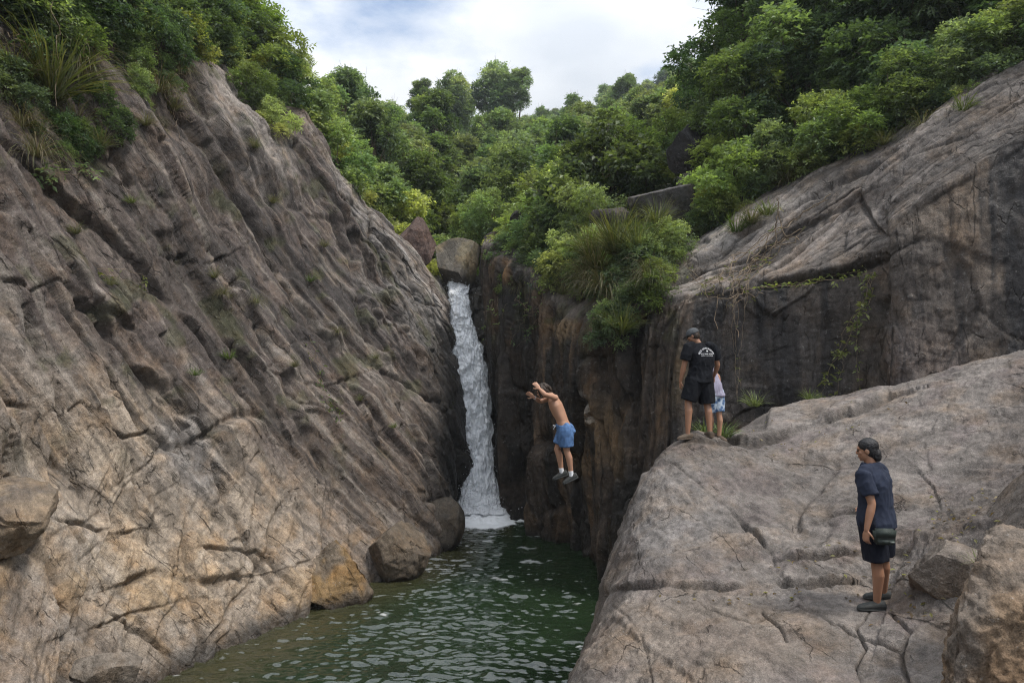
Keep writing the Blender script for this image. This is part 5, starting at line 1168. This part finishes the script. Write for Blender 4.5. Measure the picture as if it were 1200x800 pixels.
# the man watching from the hollow of the slab
bx, by = P(1027, 706, 7.0)[:2]
J = dict(rp=(.80, .60, 0), rc=(.80, .60, 0), pelvis=(0, 0, .90), waist=(-.01, 0, 1.05), chest=(-.025, .0, 1.27), neck=(-.05, .01, 1.455), head=(-.085, .03, 1.605), hf=(-.86, .46, -.16), elL=(-.135, -.17, 1.10), wrL=(-.205, -.20, .855),
         elR=(.18, .17, 1.12), wrR=(.08, .33, .98), knL=(-.045, -.09, .48), knR=(.115, .10, .49), anL=(-.035, -.075, .088), anR=(.16, .16, .10), tdL=(-.98, .12, 0), tdR=(-.92, .36, 0), hdL=(-.1, -.03, -1), hdR=(-.5, .4, -.6), k=1.05, curl=1.0)
man = human('man in navy T-shirt standing on the slab, black hair tied at the nape', (bx, by, slab_z(bx, by) + .0), J, SK_TAN)
tshirt(man, J, NAVY, 3, .05, .66); shorts(man, J, DSH, 4, .90, 1.05); footwear(man, J, SHOE, 'clog'); hair(man, J, HAIR, 'bun')
def pouch(loc, rz):
    root = empty('waist_pouch', loc, rz)
    tag(root, 'dark olive pouch worn at the hip of the man in navy', 'bag')
    def box(name, c, s, r, mat):
        import bmesh
        bm = bmesh.new(); bmesh.ops.create_cube(bm, size=1)
        for v in bm.verts: v.co = Vector((v.co.x * s[0] * (1 - .12 * (v.co.z < 0)), v.co.y * s[1], v.co.z * s[2])) + Vector(c)
        bmesh.ops.bevel(bm, geom=bm.edges[:], offset=r, segments=3, affect='EDGES'); me = bpy.data.meshes.new(name); bm.to_mesh(me); bm.free()
        for p in me.polygons: p.use_smooth = True
        return link(name, me, mat, root)
    box('pouch_body', (0, 0, 0), (.215, .075, .155), .022, OLIVE); box('flap', (0, -.041, .035), (.205, .014, .08), .006, OLIVE); box('zip', (0, -.0485, -.008), (.17, .004, .006), .0015, plain_mat('zip_metal', (.09, .09, .09), .5))
    box('front_pocket', (0, -.042, -.045), (.165, .018, .055), .007, OLIVE); box('badge', (.055, -.054, -.043), (.045, .004, .02), .0015, plain_mat('pale_badge', (.16, .18, .16), .6))
pouch((bx - .055, by - .245, slab_z(bx, by) + .80), math.radians(-4))

# the man in black on the edge of the slab, seen from behind
bx, by = P(816, 508, 11.1)[:2]; bz = slab_z(bx, by)
J = dict(rp=(.93, .36, 0), rc=(.95, .30, 0), pelvis=(.05, 0, .86), waist=(.07, 0, 1.02), chest=(.085, 0, 1.24), neck=(.035, .02, 1.435), head=(-.045, .045, 1.565), hf=(-.80, .40, -.42), elL=(-.215, -.05, 1.08), wrL=(-.255, .0, .83), elR=(.37, .08, 1.09), wrR=(.35, .22, .90),
         knL=(-.145, -.05, .50), knR=(.185, .03, .45), anL=(-.165, -.10, .13), anR=(.205, -.05, .075), tdL=(-.75, -.25, 0), tdR=(-.1, .99, 0), shL=(-.14, -.06, 1.385), shR=(.285, .06, 1.385), k=1.12, curl=.8, hdL=(.0, .1, -1), hdR=(-.2, .5, -.8))
for q in ('anL', 'anR'):
    J[q] = (J[q][0], J[q][1], slab_z(bx + J[q][0], by + J[q][1]) - bz + .088)
man2 = human('man in grey cap and black T-shirt with white print on its back', (bx, by, bz), J, SK_TAN)
shirt = tshirt(man2, J, BLK, 13, .04, .66); shorts(man2, J, BLK, 14, .92, 1.12); footwear(man2, J, SANDAL, 'sandal'); hair(man2, J, HAIRB, 'short')
d = J['_']; hp, hr, hf, hu = d['hp'], d['hr'], d['hf'], d['hu']
cap = fuse('cap', [ellipsoid(hp(0, -.014, .052), [hr * .091, hf * .108, hu * .078]), ringloft([(hp(0, -.014, .03), hr * .093, hf * .110), (hp(0, -.014, .06), hr * .092, hf * .108)], 20)], .006, 2, GREYC, man2, .002, 12, 5)
fuse('brim', [ringloft([(hp(0, f, u), hr * w, hu * .006) for f, w, u in ((.06, .080, .040), (.10, .078, .036), (.14, .062, .029), (.165, .03, .022))], 16)], .004, 2, GREYC, cap)
fuse('beard', [ellipsoid(hp(0, .040, -.068), [hr * .052, hf * .045, hu * .034])], .006, 1, HAIRB, man2)
def back_print(host, J):
    """white lettering laid on the back of the shirt: an arched line, a small emblem, two lines below"""
    d = J['_']; rc, fc, up, ch = d['rc'], d['fc'], d['up'], d['ch']
    dg = bpy.context.evaluated_depsgraph_get(); root_loc = np.array(host.parent.location)
    org = ch + up * .055 + rc * .012 - fc * .4
    Vs, Fs = [], []
    def add(txt, size, fn):
        cu = bpy.data.curves.new('t', 'FONT'); cu.body = txt; cu.size = size; cu.align_x = 'CENTER'; cu.space_character = 1.05; cu.offset = size * .012
        ob = bpy.data.objects.new('t', cu); COL.objects.link(ob); me = bpy.data.meshes.new_from_object(ob.evaluated_get(bpy.context.evaluated_depsgraph_get()))
        o = len(Vs)
        for v in me.vertices: Vs.append(fn(v.co.x, v.co.y))
        for p in me.polygons: Fs.append([o + i for i in p.vertices])
        bpy.data.objects.remove(ob); bpy.data.curves.remove(cu); bpy.data.meshes.remove(me)
    R_ = .135
    add('BEST OF PHANGAN', .035, lambda x, y: (math.sin(x / R_) * (R_ + y), math.cos(x / R_) * (R_ + y) - R_ + .055))
    add('KO PHA NGAN', .031, lambda x, y: (x, y - .035)); add('ISLAND TOURS THAILAND', .0175, lambda x, y: (x, y - .058))
    o = len(Vs)
    for i in range(10):
        r = .020 if i % 2 == 0 else .009; Vs.append((r * math.sin(i * math.pi / 5), .024 + r * math.cos(i * math.pi / 5)))
    Fs.append([o + i for i in range(10)][::-1])
    out = []
    for x, y in Vs:
        p = org + rc * x + up * y
        hit, loc, nrm, idx = host.ray_cast(Vector(p), Vector(fc))
        q = np.array(loc) if hit else p + fc * .27
        out.append(tuple(q - fc * .004))
    me = bpy.data.meshes.new('back_print'); me.from_pydata(out, [], Fs); me.update()
    link('back_print', me, plain_mat('white_ink', (.72, .72, .74), .8, .1, 90, .15), host)
back_print(shirt, J)
# the companion mostly hidden by him
bx, by = P(840, 512, 11.45)[:2]; bz = slab_z(bx, by)
J = dict(rp=(.8, .6, 0), rc=(.8, .6, 0), pelvis=(-.045, .02, .80), waist=(-.06, .02, .93), chest=(-.12, .03, 1.07), neck=(-.20, .04, 1.22), head=(-.25, .07, 1.325), hf=(-.6, .75, -.2), elL=(-.26, .02, 1.0), wrL=(-.2, .1, .82), elR=(.05, .08, 1.06), wrR=(.055, .03, .83),
         knL=(-.10, .02, .42), knR=(.035, -.02, .42), anL=(-.09, .04, .088), anR=(.03, -.03, .088), tdL=(-.5, .8, 0), tdR=(.3, -.9, 0), k=.86, hs=.9, hdR=(0, -.1, -1))
for q in ('anL', 'anR'):
    J[q] = (J[q][0], J[q][1], slab_z(bx + J[q][0], by + J[q][1]) - bz + .088)
kid = human('companion in lavender top and patterned blue shorts, mostly hidden behind the man in black', (bx, by, bz), J, SK_PALE)
tshirt(kid, J, LAV, 23, .06, .5)
def pattern_mat():
    m, nt, b, N, L = mat_base('patterned_blue'); tc = N('ShaderNodeTexCoord'); v = N('ShaderNodeTexVoronoi'); v.inputs['Scale'].default_value = 16; L(tc.outputs['Object'], v.inputs['Vector'])
    r = N('ShaderNodeValToRGB'); r.color_ramp.elements[0].color = (.06, .12, .24, 1); r.color_ramp.elements[1].color = (.35, .42, .50, 1); r.color_ramp.elements[0].position = .35; r.color_ramp.elements[1].position = .6
    L(v.outputs['Distance'], r.inputs['Fac']); L(r.outputs[0], b.inputs['Base Color']); b.inputs['Roughness'].default_value = .85; return m
shorts(kid, J, pattern_mat(), 24, .85, 1.1); footwear(kid, J, SANDAL, 'sandal'); hair(kid, J, HAIRB, 'wavy')
wr, el = np.array(J['wrR']), np.array(J['elR']); u = unit(el - wr)
fuse('wristband', [chain([wr + u * .01, wr + u * .03], [.030, .030], 12, (True, True))], .005, 1, SOCK, kid)

# the jumper in mid-air
J = dict(rp=(.12, .99, 0), rc=(.16, .98, 0), pelvis=(.01, 0, .86), waist=(-.045, 0, 1.0), chest=(-.14, 0, 1.215), neck=(-.225, 0, 1.40), head=(-.372, .0, 1.475), hf=(-.93, .05, -.42), shL=(-.165, -.18, 1.385), shR=(-.215, .18, 1.36), elL=(-.345, -.29, 1.45), wrL=(-.425, -.17, 1.53),
         elR=(-.40, .20, 1.29), wrR=(-.51, .03, 1.375), knL=(.025, -.10, .50), knR=(-.125, .085, .51), anL=(.10, -.10, .11), anR=(-.045, .09, .125), tdL=(-.93, -.05, -.42), tdR=(-.95, .02, -.32), hdL=(-.65, .30, .75), hdR=(-.75, -.1, .55), pnL=(-.3, .9, .0), pnR=(-.4, -.8, 0), curl=.45, k=1.02)
jl = P(662, 563, 11.3)
jump = human('shirtless man in blue shorts caught in mid-air, arms raised before his head', jl, J, SK_PALE)
shorts(jump, J, BLUE, 34, .74, 1.08, .07, 'swim_shorts'); socks(jump, J); footwear(jump, J, SHOE, 'shoe'); hair(jump, J, HAIRB, 'wavy')
wr, el = np.array(J['wrR']), np.array(J['elR']); u = unit(el - wr)
fuse('wristband', [chain([wr + u * .01, wr + u * .028], [.030, .030], 12, (True, True))], .005, 1, SOCK, jump)
d = J['_']; f0 = d['pel'] - d['fp'] * 0
fuse('drawstring', [chain([d['pel'] + np.array([-.145, -.03, .05]), d['pel'] + np.array([-.185, -.05, .04]), d['pel'] + np.array([-.20, -.05, .0])], [.008, .007, .006], 8), chain([d['pel'] + np.array([-.145, -.02, .05]), d['pel'] + np.array([-.20, -.01, .055])], [.007, .012], 8)], .004, 1, SOCK, [o for o in jump.children if o.name.startswith('swim_shorts')][0])

# leaf litter and grit caught in the joints of the slab
def litter():
    rs = np.random.RandomState(91); pts = []
    for (cx, cy, Y, sx, sy, n) in [(1130, 640, 6.9, .45, .5, 70), (1080, 700, 6.6, .3, .35, 40), (950, 661, 8.0, .35, .12, 16), (900, 690, 7.6, .7, .15, 26), (1150, 590, 7.6, .5, .3, 40), (860, 508, 11.8, .5, .3, 30), (960, 520, 10.9, .8, .3, 24)]:
        c = P(cx, cy, Y); pts.append(np.c_[c[0] + rs.normal(0, sx, n), c[1] + rs.normal(0, sy, n)])
    xy = np.concatenate(pts); z = np.array([slab_z(a, b) for a, b in xy]); p = np.c_[xy, z + .012]
    cols = np.array([(0.20, 0.13, 0.06), (0.28, 0.22, 0.10), (0.13, 0.09, 0.05), (0.30, 0.29, 0.10)])[rs.choice(4, len(p))]
    V, Fq, c = spray_leaves(p, unit(np.c_[rs.normal(0, 1, (len(p), 2)), rs.normal(0, .08, len(p))]), np.full(len(p), .01), 1, .07, .034, cols, rs, 0.02, spread=.2)
    tag(link('fallen_leaves', mesh_np('fallen_leaves', V, Fq, c, smooth=False), M_LEAF), kind='stuff')
litter()
